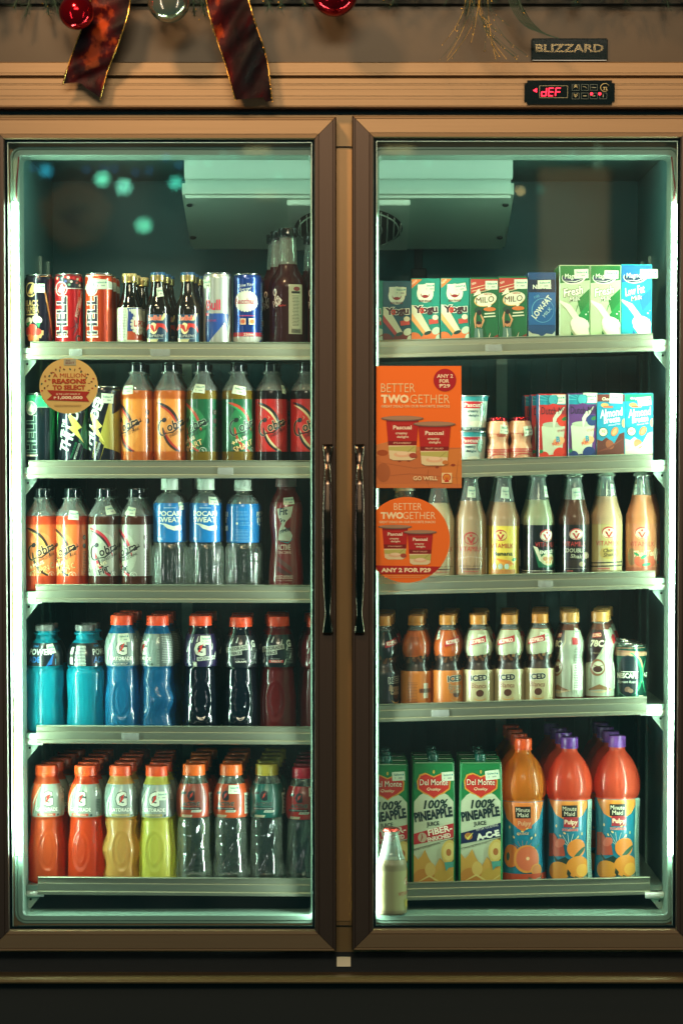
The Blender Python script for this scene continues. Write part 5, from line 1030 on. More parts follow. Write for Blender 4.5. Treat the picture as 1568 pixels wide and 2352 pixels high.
def dutch(col, fruit, f2, lab, tagp):
    it = [R(0, 142, 66, 30, '#12889c')]+[P([(0, 136), (math.cos(a)*46, 136+math.sin(a)*34), (math.cos(a+0.1)*46, 136+math.sin(a+0.1)*34)], '#4ab4bc') for a in [0.2+i*0.35 for i in range(9)]]
    it += [E(0, 138, 12, 13, '#14707c'), E(0, 138, 10, 11, '#3aa0a8'), P([(-32, 118), (0, 130), (32, 122), (32, 60), (-32, 60)], col), P([(-26, 80), (-22, 18), (20, 18), (28, 80), (18, 84), (0, 78), (-14, 86)], '#b9c4a8'), E(0, 84, 24, 6, '#a4b096'), SW([(10, 112), (4, 96), (2, 78)], 9, '#c8d0b6'), SW([(26, 122), (14, 108), (6, 96)], 8, '#c8d0b6'),
           E(22, 92, 12, 12, fruit), E(28, 97, 8, 4, '#2a6c34', 20), T('VITAMIN', 20, 71, 20, 6, '#a83838', 0.02, 0.1, 8), E(14, 48, 14, 9, '#d8a06c', 20), T('B', 12, 52, 9, 13, '#2a8ca0', 0.05), T('FUN', 6, 43, 15, 7, '#c84428', 0.04, 0, 20),
           E(-20, 14, 12, 12, fruit), E(16, 20, 15, 15, fruit), E(-2, 8, 12, 11, f2), E(28, 10, 9, 12, f2), E(-28, 26, 6, 4, '#1c7a48'), R(0, 6, 28, 4, '#d0d4b8'), T(lab, 0, 6, 24, 3, '#405048'), T('Dutch Mill', 2, 114, 58, 16, '#131a24', 0.03)]
    return carton('drink_carton', 64, 150, 50, col, it, tagp, side='#0e5a80')
o = dutch('#c02c28', '#c83420', '#b82418', 'MIXED FRUIT', (13, 139, 0, 31, 20)); reg(o, 'red and teal yogurt milk carton', 'carton', 'fruit yogurt milk cartons', 'R', 2); put(o, 1265, 906, 'R', 2, 25, 150, 4); behind(o, 2, 54, 'red yogurt milk carton', 'the red yogurt milk carton', jit=0.001, drift=-0.010)
o = dutch('#5a3070', '#1c3468', '#152850', 'BLUEBERRY', (18, 141, 0, 32, 22)); reg(o, 'purple and teal yogurt milk carton', 'carton', 'fruit yogurt milk cartons', 'R', 2); put(o, 1333, 905, 'R', 2, 25, 150, 2); behind(o, 2, 54, 'purple yogurt milk carton', 'the purple yogurt milk carton', jit=0.001)
def almond(top, bot, botc, sw, tagp, cal, ttl):
    it = [R(0, 142, 66, 22, top), T(ttl, -8, 140, 24, 7, '#dcdcc4', 0.03), R(0, 88, 66, 92, '#14809c'), P([(-32, 50), (-20, 46), (-10, 54), (8, 40), (20, 62), (32, 66), (32, 0), (-32, 0)], bot), E(-14, 126, 9, 5, '#b88c50'), R(-6, 122, 22, 4, '#b85c38'),
          T('Almond', 1, 109, 54, 19, '#dbe2ce', 0.045, 0.2, 8), T('Breeze', 2, 94, 38, 15, '#dbe2ce', 0.045, 0.2, 8), T('Almond Milk', 8, 83, 28, 4, '#dbe2ce', 0.02, 0.2, 8), E(-17, 66, 10.5, 10.5, '#1a3c38'), E(-17, 66, 9, 9, '#d0d4a8'), T(cal, -17, 67, 9, 6, '#2a3a30', 0.02), E(9, 67, 7.5, 11, '#b06438', -30), E(9, 67, 4.6, 9, '#c88458', -30), E(-2, 38, 9, 11, botc, 30), E(20, 8, 16, 7, '#c0744a', 28), E(31, 86, 6, 10, '#cfa070'), SW([(-30, 22), (-4, 30), (26, 50)], 5, sw)]
    return carton('drink_carton', 65, 152, 50, '#14809c', it, tagp, side=top)
o = almond('#6c2c20', '#54261c', '#8a4c30', '#6c3424', (12, 141, -2, 30, 22), '70', 'Choco'); reg(o, 'blue almond milk carton with brown top', 'carton', 'almond milk cartons', 'R', 2); put(o, 1399, 904.5, 'R', 2, 25, 152, 0); behind(o, 2, 54, 'brown topped almond milk carton', 'the brown topped almond carton', jit=0.001)
o = almond('#0c8468', '#bcc6a8', '#a07850', '#d4d8c0', (12, 134, 6, 31, 20), '45', 'Original'); reg(o, 'blue almond milk carton with green top', 'carton', 'almond milk cartons', 'R', 2); put(o, 1464.5, 904, 'R', 2, 25, 152, -2); behind(o, 2, 54, 'green topped almond milk carton', 'the green topped almond carton', jit=0.001)
# ---- third shelf right: soy milk in glass
soy = [(32, 0), (35.5, 3), (36, 10, 1), (36, 136, 1), (35.4, 146), (30.5, 162), (25.5, 178), (22.6, 192), (18.6, 212), (16.3, 226), (15.2, 233), (16.2, 235, 1), (16.2, 238, 1), (14.6, 239, 1), (14.6, 244, 1)]
def crown(col): return lathe_mesh([(18.8, 239), (19.6, 240), (18.6, 244), (17.2, 248), (14, 250), (0.5, 250.5)], [M('ball', col)], 84, mod=lambda th, z, r: r*(1+(0.045*math.cos(th*21)*(1 if z < 245 else 0))), name='crown_cap')
def vlogo(x, y, s, ring_='#a03430', fill=None, v='#a03430'):
    o = [E(x, y, 19*s, 16*s, fill)] if fill else []
    return o+[ARC(x, y, 17*s, 14*s, 20, 200, 4*s, ring_), ARC(x, y, 17*s, 14*s, 200, 380, 2.4*s, ring_), P([(x-11*s, y+3*s), (x-5*s, y+3*s), (x, y-7*s), (x+5*s, y+3*s), (x+11*s, y+3*s), (x+2*s, y-12*s), (x-2*s, y-12*s)], v), E(x, y+7*s, 3.2*s, 3.2*s, v)]
def vita(liq, items, base=None, lv=184, capc='#a8aca0', tagp=None, z1=128, t=0.25):
    o = bottle('soy_milk_bottle', soy, lv, liq, clearcol='#d2e6da', label={'items': items, 'z0': 14, 'z1': z1, 'base': base, 'curved': False}, tagp=tagp, t=t, w=0.1)
    part('crown_cap', crown(capc), o); return o
VM = lambda x, y, w=58: [T('VITAMILK', x, y, w, 11, '#a83430', 0.015)]
plain = flat(vlogo(0, 100, 0.95)+VM(0, 76)+[ARC(0, 44, 26+i*3, 14, 20, 160, 1.4, '#b9a58c') for i in (0, 3, 6)]+[T('LECHE DE SOYA - LAIT DE SOJA', 0, 36, 58, 4, '#3c3430', 0.01), R(0, 30, 40, 3, '#5c4c44'), R(0, 24, 34, 1.6, '#b85c50'), R(46, 48, 12, 60, '#b8bca4')])
o = vita('#d2c8a0', plain, lv=182); reg(o, 'white soy milk bottle behind the round orange sticker', 'bottle', 'soy milk bottles', 'R', 3); put(o, 1007, 1086, 'R', 3, 36, 250, 10)
o = vita('#b49a78', plain, lv=186, tagp=(2, 207, -3, 31, 26)); reg(o, 'plain beige soy milk bottle with neck sticker', 'bottle', 'soy milk bottles', 'R', 3); put(o, 1080.5, 1087, 'R', 3, 36, 250, -2); behind(o, 2, 76, 'beige soy milk bottle', 'the plain beige bottle')
o = vita('#b49a78', flat([R(0, 70, 90, 116, '#c8b444'), vlogo(-6, 106, 0.85, '#a03430', '#c8bc6c'), VM(-4, 82, 56), T('Banana', 0, 64, 44, 10, '#1e3c24', 0.02), SW([(-16, 52), (0, 46), (14, 44), (26, 38)], 9, '#c87c28'), SW([(-10, 46), (4, 38), (20, 36)], 8, '#d0943c'), E(26, 50, 6, 4, '#2a7c40', 20)]+[E(x, 34, 5.5, 6.5, '#a8c0b0') for x in (-20, -6, 8)]+[R(0, 22, 60, 10, '#b07c40'), R(48, 72, 12, 100, '#20241e'), R(49, 54, 9, 40, '#a8a88c')]), lv=184, tagp=(6, 205, -3, 32, 26)); reg(o, 'yellow labelled banana soy milk bottle', 'bottle', 'soy milk bottles', 'R', 3); put(o, 1156.5, 1087, 'R', 3, 36, 250, -6); behind(o, 2, 76, 'beige soy milk bottle', 'the yellow labelled bottle')
o = vita('#a3ad88', flat([vlogo(14, 104, 0.9, '#a83430', '#c8ccb4'), VM(14, 83, 56), P([(-18, 78), (-6, 30), (50, 30), (50, 74), (30, 60), (10, 66)], '#105c3c'), P([(-18, 80), (-4, 46), (6, 38), (-8, 76)], '#c8ccb0'), E(18, 48, 19, 14, '#b8b890'), E(10, 50, 6, 5, '#b07c50'), E(24, 50, 7, 5, '#b07c50'), E(18, 42, 8, 4, '#c8955c'), T('ENERGY', 16, 66, 40, 8, '#d0d4bc', 0.04, 0.1, 4, '#102018', 0.04), R(0, 22, 200, 1.4, '#b8bca4'), R(0, 17, 200, 1, '#b8bca4')]), base='#0c1214', lv=186, tagp=(27, 205, -4, 22, 26)); reg(o, 'black labelled soy milk bottle with pale green drink', 'bottle', 'soy milk bottles', 'R', 3); put(o, 1235.5, 1084.5, 'R', 3, 36, 250, 6); behind(o, 2, 76, 'pale soy milk bottle', 'the pale green black labelled bottle')
o = vita('#5c3c2c', flat([vlogo(0, 106, 0.85, '#a03430', '#c8ccb4'), VM(-4, 83, 54), T('DOUBLE', -2, 68, 44, 10, '#a0a48c', 0.02, 0.1), T('Shake', 4, 54, 34, 9, '#a0a48c', 0.02, 0.1, -5), E(24, 56, 10, 8, '#7c6c58'), E(-4, 38, 20, 8, '#241a14'), E(14, 36, 8, 6, '#8c7c5c'), R(0, 26, 52, 1, '#7c7468'), R(-14, 20, 14, 1.5, '#b85848'), R(52, 52, 12, 40, '#2c3c38')]), base='#121010', lv=186, tagp=(3, 200, 4, 34, 26)); reg(o, 'dark chocolate soy shake bottle', 'bottle', 'soy milk bottles', 'R', 3); put(o, 1318, 1084.5, 'R', 3, 35, 250, 2); behind(o, 2, 76, 'dark chocolate soy milk bottle', 'the dark chocolate bottle')
o = vita('#b89c78', flat([R(0, 82, 90, 90, '#a8a068'), vlogo(2, 108, 0.9, '#a03430', '#c8c4a0'), VM(0, 83, 58), E(4, 60, 24, 14, '#a89450'), T('Choco', 4, 67, 30, 9, '#4c3c20', 0.04, 0.2, 6), T('Shake', 4, 57, 30, 9, '#4c3c20', 0.04, 0.2, 6), P([(-40, 38), (-20, 44), (10, 38), (40, 46), (40, 20), (-40, 20)], '#a89c74'), R(0, 38, 200, 3, '#1c1c18', 2), R(0, 30, 200, 3, '#1c1c18', 2), R(-10, 24, 28, 3, '#b05c58')]), base='#968c60', lv=192, tagp=(20, 208, -4, 16, 26)); reg(o, 'olive labelled chocolate soy shake bottle', 'bottle', 'soy milk bottles', 'R', 3); put(o, 1392, 1083, 'R', 3, 36, 250, 0); behind(o, 2, 76, 'beige soy milk bottle', 'the olive labelled bottle', drift=0.004)
o = vita('#cc8458', flat([R(0, 72, 240, 122, '#bc7450'), vlogo(-2, 106, 0.9, '#a03430', '#ccb494'), VM(-2, 80, 62), E(-26, 50, 12, 20, '#8c6c4c'), E(8, 40, 28, 16, '#b8553c'), T('Thai Tea', 4, 58, 50, 14, '#d8b896', 0.03, 0.3, 3), E(-14, 56, 7, 3, '#1c7c4c', -30), E(2, 50, 8, 4, '#1c7c4c', 30), E(8, 32, 10, 4, '#1c7c4c', 10), E(36, 56, 10, 16, '#c8a888'), R(0, 20, 80, 10, '#a05c44'), R(53, 44, 9, 40, '#b8c4a8')]), base='#bc7450', lv=194, tagp=(-30, 208, 6, 12, 24)); reg(o, 'peach coloured iced tea soy bottle', 'bottle', 'soy milk bottles', 'R', 3); put(o, 1471.5, 1083, 'R', 3, 37, 250, 0)
behind(o, 2, 76, 'orange brown soy bottle', 'the peach coloured bottle', drift=0.012)
jug = [(30, 0), (38, 4), (40, 14, 1), (40, 150), (36, 175), (26, 192), (22, 200, 1), (22, 214, 1)]
for cx, ty, yaw, ds in ((928, 1113, 0, 'white yogurt drink bottle with pale lid, between poster and round sticker'), (843, 1120, 0, 'white yogurt drink bottle mostly hidden by the door frame')):
    o = bottle('yogurt_bottle', jug, 185, '#b4c4b0', label={'items': [R(0, 60, 60, 70, '#5a3060')], 'z0': 14, 'z1': 130, 'base': '#9cb4a4', 'curved': False}, capd=(25, 212, 226, '#b8ccba')); tag(o, ds, 'bottle', 'white yogurt drink bottles'); o['row'] = 3; put(o, cx, ty, 'R', 3, 40, 226, yaw)
# ---- fourth shelf right: coffee bottles
kop = [(30, 0), (33.5, 4), (34, 10, 1), (33.6, 84, 1), (31, 92), (27.5, 100), (26.6, 106), (28, 116), (31.5, 128), (32.4, 138), (31, 150), (27, 162), (22, 174), (18, 182), (14.8, 186), (14.5, 189, 1), (18, 190, 1), (18, 191.4, 1), (14.5, 192, 1), (14.5, 194, 1)]
bean = lambda: [E(x, z, 5.5, 3.6, c, a) for x, z, c, a in [(-26+i*6.4, 117+((i*37) % 9)-4, ['#3a2014', '#6c4428', '#241410', '#8c6440'][i % 4], (i*53) % 180) for i in range(9)]+[(-62+i*6.4, 116+((i*29) % 9)-4, ['#3a2014', '#6c4428', '#241410'][i % 3], (i*71) % 180) for i in range(5)]+[(34+i*6.4, 116+((i*31) % 9)-4, ['#3a2014', '#7c5430', '#241410'][i % 3], (i*47) % 180) for i in range(5)]+[(-24+i*9, 109+((i*17) % 5), ['#5c3820', '#2c1810'][i % 2], (i*83) % 180) for i in range(6)]]
def kopi(bulb, low, txt, tcol, liqtop='#8c4a20', tagp=None, bar=False, back=False):
    it = [R(0, 104, 240, 32, '#1e120c')]+bean()+[R(0, 88, 240, 1.5, '#4c3420')]
    it += [R(0, 46, 240, 84, low)]
    if back: it += LN(-4, 164, 30, 16, 2.6, '#7c3c18', 0.9)+LN(-8, 62, 24, 14, 3.4, '#5c3010', 1.0)+BAR(22, 44, 34, 12, 90)+[R(-56, 152, 20, 14, '#a81c24', 8)]
    else:
        it += [P([(-24, 142), (-22, 156), (18, 166), (22, 168), (20, 152), (8, 150)], '#a81c24'), T('KOPIKO', -2, 154, 36, 9, '#e4dcc4', 0.04, 0, 9), T('ICED', 2, 70, 37, 14, '#141a1c', 0.05, 0, 4, '#c8ccb4', 0.05), T('Blanca' if txt == 'B' else 'Brown', 2, 52, 34, 12, '#7c5c44', 0.03, 0.15, 0, tcol, 0.03), E(4, 35, 8.5, 8, '#4c2a1c', 30), ARC(4, 28, 14, 10, 200, 340, 3, '#b88c50'), R(2, 14, 22, 3, '#8c7450'), P([(54, 148), (52, 160), (66, 164), (70, 150)], '#a81c24')]+LN(56, 60, 16, 10, 4, '#7c6440', 1)
        if txt != 'B': it += [T('Coffee', 2, 42, 28, 10, '#7c5c44', 0.03, 0.15, 0, tcol, 0.03)]
    return bottle('coffee_bottle', kop, 180, liqtop, label={'items': flat(it), 'z0': 5, 'z1': 178, 'base': bulb}, capd=(19.3, 191, 213, '#c07c30'), tagp=tagp, t=0.2)
kl = [(880, 1414.5, '#0c0e10', '#0e1214', 'N', 0, 'black coffee bottle cut off by the door frame', 46, None, False),
      (955, 1413, '#b4541c', '#b86a24', 'N', 0, 'orange coffee bottle turned to its ingredients', 0, None, True),
      (1027, 1412, '#b4541c', '#b86a24', 'N', 0, 'orange coffee bottle with small neck sticker', 26, (-48, 168, 24, 10, 20), False),
      (1098, 1411.5, '#a8b090', '#a8a078', 'B', 0, 'cream coffee bottle, sticker over its red banner', -4, (12, 159, -2, 27, 20), False),
      (1169, 1411, '#a8b090', '#a8a078', 'B', 0, 'cream coffee bottle with uncovered red banner', -16, None, False),
      (1238.5, 1408.5, '#a8b090', '#a8a078', 'B', 0, 'cream coffee bottle with tilted sticker', -16, (20, 160, -10, 28, 20), False)]
for cx, ty, bu, lo, tx, _, ds, yaw, tg, bk_ in kl:
    o = kopi(bu, lo, tx, '#c8b88c', tagp=tg, back=bk_, liqtop='#120c08' if bu == '#0c0e10' else '#8c4a20'); reg(o, ds, 'bottle', 'coffee bottles with gold caps', 'R', 4); put(o, cx, ty, 'R', 4, 34, 213, yaw); behind(o, 4, 66, 'gold capped coffee bottle', {880: 'the black coffee bottle', 955: 'the ingredients side coffee bottle', 1027: 'the neck stickered coffee bottle', 1098: 'the banner stickered cream bottle', 1169: 'the unstickered cream bottle', 1238.5: 'the tilted sticker cream bottle'}[cx], jit=0.004, drift=0.0035)
k78 = [(30, 0), (33, 3), (34, 10), (33.6, 85), (31.5, 97), (30.5, 106), (31.5, 118), (33.8, 131), (33, 142), (28.5, 156), (22.5, 172), (18, 182), (16.5, 186, 1), (16.5, 187, 1), (22, 188.4, 1), (22, 190, 1), (16, 190.5, 1)]
def c78(tagp=None):
    it = [P([(-60, 178), (12, 178), (16, 150), (0, 118), (-14, 100), (-60, 92)], '#2a1414'), SW([(14, 176), (20, 146), (4, 116), (-12, 98)], 3, '#b8b894'), T('KOPIKO', -8, 160, 25, 8, '#d8c8a4', 0.03, 0, 5, '#b0202a', 0.12), T('78C', -6, 141, 34, 16, '#c4c4a4', 0.04, 0.15), T('MILK LATTE', -4, 119, 26, 3, '#a89878'), ARC(-4, 86, 16, 17, 0, 360, 6, '#7c5434', 24), E(-4, 86, 13, 13, '#b8bc9c'), E(-4, 82, 11, 7, '#3a1c14'), SW([(-14, 92), (-2, 88), (10, 92)], 3, '#5c3424'),
          SW([(-26, 34), (0, 42), (30, 34)], 12, '#7c5c3c'), SW([(-20, 30), (6, 30), (34, 36)], 5, '#b8a884'), R(46, 148, 18, 16, '#a82c30')]+LN(50, 132, 16, 22, 3.6, '#5c5c50', 1.1)+[R(50, 66, 26, 60, '#c4ccb8')]+LN(50, 92, 20, 14, 3.8, '#4c5450', 1.2)
    o = bottle('coffee_bottle', k78, 186, '#6c4030', label={'items': flat(it), 'z0': 20, 'z1': 172, 'base': '#9aa590'}, capd=(20.5, 190, 213, '#c08a48'), tagp=tagp, t=0.2); return o
o = c78((52, 166, -14, 14, 22)); reg(o, 'slim waisted latte bottle showing its fine print', 'bottle', 'latte bottles with tan caps', 'R', 4); put(o, 1308, 1405.5, 'R', 4, 34, 213, -58); behind(o, 3, 68, 'tan capped latte bottle', 'the fine print latte bottle', drift=0.004)
o = c78(); reg(o, 'slim waisted latte bottle with round cup emblem', 'bottle', 'latte bottles with tan caps', 'R', 4); put(o, 1376, 1404, 'R', 4, 33, 213, -6); behind(o, 3, 68, 'tan capped latte bottle', 'the round emblem latte bottle', drift=0.008)
o = can('coffee_can', 74, 132, '#0d4a3c', [R(0, 118, 260, 18, '#8c6450'), R(-6, 112, 240, 8, '#a07c60'), E(-10, 64, 27, 46, '#0a1a20'), ARC(-10, 66, 33, 50, -60, 80, 8, '#1c8c60'), ARC(-8, 70, 36, 46, -30, 70, 5, '#b08868'), T('NESCAFE', -12, 64, 50, 12, '#cfd8c4', 0.045), R(-6, 72.5, 40, 1.6, '#cfd8c4'), T('Espresso Roast', -12, 49, 44, 8, '#b0bcac', 0.01, 0.25), E(-10, 33, 7, 6, '#6c5444', 20), E(-3, 30, 6, 5, '#7c6454', -20), SW([(-30, 26), (-10, 14), (16, 20)], 1.6, '#6c9c84'), T('NES', 42, 64, 20, 12, '#cfd8c4', 0.045), ARC(60, 62, 34, 50, 130, 230, 3, '#3cac7c'), R(22, 12, 12, 14, '#b8a890'), T('Ready To Drink Coffee', -10, 7, 40, 3, '#b0bcac')], lid='#c2ccc0')
reg(o, 'short green coffee can', 'can', None, 'R', 4); put(o, 1446.5, 1480, 'R', 4, 37, 132, 0); behind(o, 2, 80, 'short green coffee can', 'the front green coffee can')
# ---- bottom shelf right
def delm(red=True, tagp=None):
    bandc = '#b02028' if red else '#141c44'
    it = [R(0, 240, 110, 120, '#0f7038'), E(0, 158, 56, 62, '#b4bfa0'), R(0, 80, 110, 180, '#b4bfa0'), P([(-54, 208), (-36, 232), (-54, 244)], '#0c5a4c'),
          P([(-40, 240), (-34, 254), (-20, 258), (0, 250), (20, 258), (34, 254), (40, 240), (38, 222), (24, 212), (12, 208), (0, 200), (-12, 208), (-24, 212), (-38, 222)], '#c88c30'), P([(-37, 240), (-31, 251), (-19, 255), (0, 247), (19, 255), (31, 251), (37, 240), (35, 224), (22, 215), (11, 210), (0, 203), (-11, 210), (-22, 215), (-35, 224)], '#b8281c'), E(0, 260, 2.5, 4, '#b8a040'),
          T('Del Monte', 0, 237, 66, 13, '#e8dcc0', 0.05, 0, 0, '#5c1410', 0.03), T('Quality', 0, 221, 33, 8, '#d8c8a0', 0.01, 0.3, -2), T('100%', 5, 189, 58, 20, '#15302c', 0.035, 0.2, 3), T('PINEAPPLE', -1, 166, 88, 22, '#14282c', 0.05, 0, 9), T('JUICE', -2, 144, 29, 12, '#14282c', 0.03, 0, 6),
          P([(-50, 98), (-50, 122), (50, 148), (50, 116)], bandc), R(0, 101, 120, 1, '#5c6450', 15)]
    if red: it += [E(-26, 115, 10, 11, '#b8a488'), SW([(-30, 106), (-26, 116), (-28, 124)], 4, '#a04c3c'), T('FIBER-', 14, 131, 56, 14, '#e0dcc4', 0.05, 0, 12), T('ENRICHED', 12, 115, 54, 10, '#e0dcc4', 0.03, 0, 12)]
    else: it += [E(-28, 116, 9, 8, '#a86c30'), SW([(-36, 118), (-30, 110), (-18, 124)], 5, '#d0c860'), T('WITH VITAMINS', 14, 136, 52, 6, '#c8ccbc', 0.02, 0, 14), T('A-C-E', 16, 119, 54, 15, '#dfe0cc', 0.06, 0, 12)]
    it += [T('AND DIGESTION' if red else 'TO SUPPORT THE IMMUNE SYSTEM', -16, 95, 62, 4, '#5c5040', 0.01, 0, 15),
           P([(-50, 84), (-36, 66), (-28, 74), (-20, 88), (-12, 70), (2, 48), (14, 70), (24, 60), (34, 78), (50, 40), (50, 0), (-50, 0)], '#c09440'), E(-22, 24, 26, 22, '#b87c30'), E(24, 22, 24, 24, '#b8963c'), E(-8, 44, 12, 16, '#ccac5c'), P([(26, 100), (52, 120), (52, 54), (36, 60)], '#5c3c20')]+[E(38+(i % 3)*6, 108-(i//3)*11, 2.4, 3.4, '#8c6434') for i in range(12)]+[E(34, 84, 17, 26, '#c8ac58', -8), E(34, 84, 12, 20, '#d0b86c', -8), E(34, 82, 6, 8, '#a86430'), P([(24, 60), (48, 62), (46, 50), (34, 48), (28, 40)], '#4c9484'), SW([(-40, 14), (-10, 30), (20, 12), (44, 30)], 5, '#d0bc6c')]
    return carton('juice_carton', 100, 281, 76, '#0f7038', it, tagp, slant=0.055, capc='#0c5848', side='#8c9c74')
o = delm(True, (25, 254, 3, 29, 20)); reg(o, 'pineapple juice carton, left side hidden by door frame', 'carton', 'pineapple juice cartons', 'R', 5); put(o, 887, 1751, 'R', 5, 38, 281, 3); behind(o, 2, 84, 'tall pineapple juice carton', 'the half hidden juice carton', jit=0.001)
o = delm(True, (32, 250, 4, 28, 20)); reg(o, 'pineapple juice carton with red diagonal band', 'carton', 'pineapple juice cartons', 'R', 5); put(o, 993.5, 1747, 'R', 5, 38, 281, 1); behind(o, 2, 84, 'tall pineapple juice carton', 'the middle juice carton', jit=0.001)
o = delm(False, (26, 253, 7, 32, 21)); reg(o, 'pineapple juice carton with dark blue band', 'carton', 'pineapple juice cartons', 'R', 5); put(o, 1102, 1747, 'R', 5, 38, 281, -1); behind(o, 2, 84, 'tall pineapple juice carton', 'the blue banded juice carton', jit=0.001)
mm = [(42, 0), (50, 4), (51.5, 10), (50, 50), (48, 90), (49, 140), (50.5, 190), (50.2, 198), (47.8, 204), (50.5, 211), (52.8, 225), (52, 243), (44, 272), (32.5, 294), (22, 307), (18.5, 312), (17.8, 317, 1), (17.8, 320, 1)]
def mmod(th, z, r):
    if z > 212 and z < 280: return r+0.35*math.sin(z*0.9+4*math.sin(th*3))*math.sin(th*26)
    return r
def mmaid(lq, orange, capc, n, tx=0):
    it = [R(0, 110, 340, 190, '#0d6c84')]
    it += [P([(-60, 200), (60, 200), (34, 166), (0, 150), (-34, 166)], '#cc7c2c')] if not orange else [P([(-60, 200), (60, 200), (44, 160), (0, 130), (-44, 160)], '#c86c24')]
    it += [R(0, 176, 38, 28, '#14140e', 1), T('Minute', 0, 182, 33, 10, '#d8d4b8', 0.03), T('Maid', 0, 170, 25, 10, '#d8d4b8', 0.03), R(4, 150, 36, 24, '#98202c' if not orange else '#c05c34'), T('Pulpy', 4, 149, 32, 14, '#dcc8a8' if not orange else '#cc9870', 0.03)]
    it += [E(-34+i*11, 140-(i*23 % 30), 2, 3.6, '#d0b470', 30*i) for i in range(7)]
    if orange:
        it += [T('ORANGE', 0, 126, 28, 6, '#c8a880', 0.02)]+[SW([(0, 84), (math.cos(a)*30, 84+math.sin(a)*26)], 3, '#c87830') for a in (0.4, 0.8, 1.2, 1.6, 2.0, 2.4, 2.8)]+[E(-30, 72, 22, 27, '#c86c1c'), E(-38, 70, 5, 10, '#14403c'), E(10, 66, 32, 33, '#cc8430'), E(12, 67, 28, 29, '#c4603c'), E(12, 67, 4, 4, '#dcb080'), SW([(30, 90), (44, 100)], 8, '#2c7c40'), E(34, 40, 15, 14, '#c88434'), E(34, 40, 12, 11, '#b8703c'), R(0, 18, 340, 26, '#a83c1c')]
    else:
        it += [T('FOUR SEASONS', 2, 132, 38, 6, '#b83038', 0.03, 0, 0, '#c8b8b0', 0.05)]+[SW([(0, 92), (math.cos(a)*34, 92+math.sin(a)*32)], 4, '#c8c8a8') for a in (0.5, 0.9, 1.3, 1.7, 2.1, 2.5)]+[P([(-60, 120), (-40, 122), (-14, 92), (-10, 70), (-60, 66)], '#a04028'), E(-24, 100, 14, 10, '#b85c44', 30), E(18, 88, 24, 22, '#c87428', 20), E(26, 78, 20, 5, '#1c4c34', 40), P([(-46, 74), (-28, 60), (-10, 68), (6, 58), (-6, 48), (-30, 50)], '#142c24'), E(-26, 34, 28, 22, '#c08028'), E(22, 44, 30, 26, '#c87c24'), E(32, 36, 16, 15, '#d09438'), P([(-4, 40), (4, 30), (0, 20), (-6, 28)], '#142c24'), R(60, 110, 26, 190, '#8ca89c')]+LN(62, 180, 18, 40, 4, '#30484c', 1.3)+[R(0, 9, 340, 12, '#0d5c84')]
    it += [P([(12, 24), (26, 18), (40, 20), (50, 30), (46, 14), (26, 8), (16, 12)], '#12402c'), T('REAL PULP', 32, 17, 26, 5, '#c8d0b8', 0.02, 0, 12)]
    return bottle('juice_bottle', mm, 400, lq, label={'items': flat(it), 'z0': 6, 'z1': 201, 'base': '#0d6c84'}, capd=(20, 320, 347, capc), mod=mmod, seg=72, t=0.5, w=0.9)
for cx, ty, lq, orr, cc, ds, wh, dr in [(1200, 1695, '#ec8824', True, '#e2501c', 'big bottle of orange juice with orange cap', 'the big orange juice', -0.003), (1306, 1692, '#f25c38', False, '#5c2c80', 'big bottle of coral juice with purple cap', 'the first purple capped juice', -0.004), (1415, 1688.8, '#f26040', False, '#6c3c8c', 'big bottle of coral juice with purple cap', 'the second purple capped juice', -0.003)]:
    o = mmaid(lq, orr, cc, 3); reg(o, ds, 'bottle', 'big juice bottles', 'R', 5); put(o, cx, ty, 'R', 5, 52, 347, -4); behind(o, 3, 106, ('orange' if orr else 'purple')+' capped big juice bottle', wh, jit=0.002, drift=dr)
# small bottle standing on the cabinet floor in front
o = vita('#9c9470', flat([vlogo(38, 96, 0.75, '#a03430', '#c4c49c'), T('VITAMILK', 34, 62, 52, 11, '#a83430', 0.045), P([(24, 44), (48, 46), (52, 16), (28, 16)], '#8c8440'), E(38, 32, 9, 10, '#b89c48')]+LN(-38, 110, 26, 20, 4, '#6c6c50', 1)), base='#a09c6c', lv=160, capc='#a03c34')
tag(o, 'small soy milk bottle standing alone on the cabinet floor', 'bottle', 'soy milk bottles'); o['row'] = 9
sill = Z(OB, YF)+0.0187; put(o, 898, 1900, 'R', 5, 36, 250, 12, Ya=-0.0762, basez=sill)
box('sill_pad', X(862), X(1532), 0.0045, 0.05, sill-0.02, sill-0.002, M('metal', '#9db5a6', r=0.4), fridge)
# ================================================================== STICKERS ON THE GLASS
def sheet(name, cx, cy, outline, items, bgcol, label, cat, Y=-0.0822, th=0.0006):
    org = W(cx, cy, Y); s = SCL(cx, cy, Y); o = empty(name, org); tag(o, label, cat)
    bm = bmesh.new(); pts = [((x-cx)*s, -(y-cy)*s) for x, y in outline]
    a = [bm.verts.new((x, 0, z)) for x, z in pts]; b = [bm.verts.new((x, th, z)) for x, z in pts]; n = len(pts)
    bm.faces.new(a); bm.faces.new(b)
    for i in range(n): bm.faces.new((a[i], a[(i+1) % n], b[(i+1) % n], b[i]))
    link('card', bm_mesh(bm, [M('paper', bgcol)], 'card', smooth=False), o)
    mats, slot = [], {}; its = []
    for i in flat(items):
        if i[0] == 'p': its.append(('p', [(x-cx, -(y-cy)) for x, y in i[1]], i[2]))
        else: its.append((i[0], i[1], i[2]-cx, -(i[3]-cy))+i[4:])
    bm = art_bm(its, 'paper', mats, slot, off0=0.12, dl=0.06)
    xs = [p[0]-cx for p in outline]; zs = [-(p[1]-cy) for p in outline]; clip(bm, min(xs)+0.3, max(xs)-0.3, min(zs)+0.3, max(zs)-0.3)
    for v in bm.verts: v.co = v.co*s
    link('print', bm_mesh(bm, mats, 'print', smooth=False), o); return o
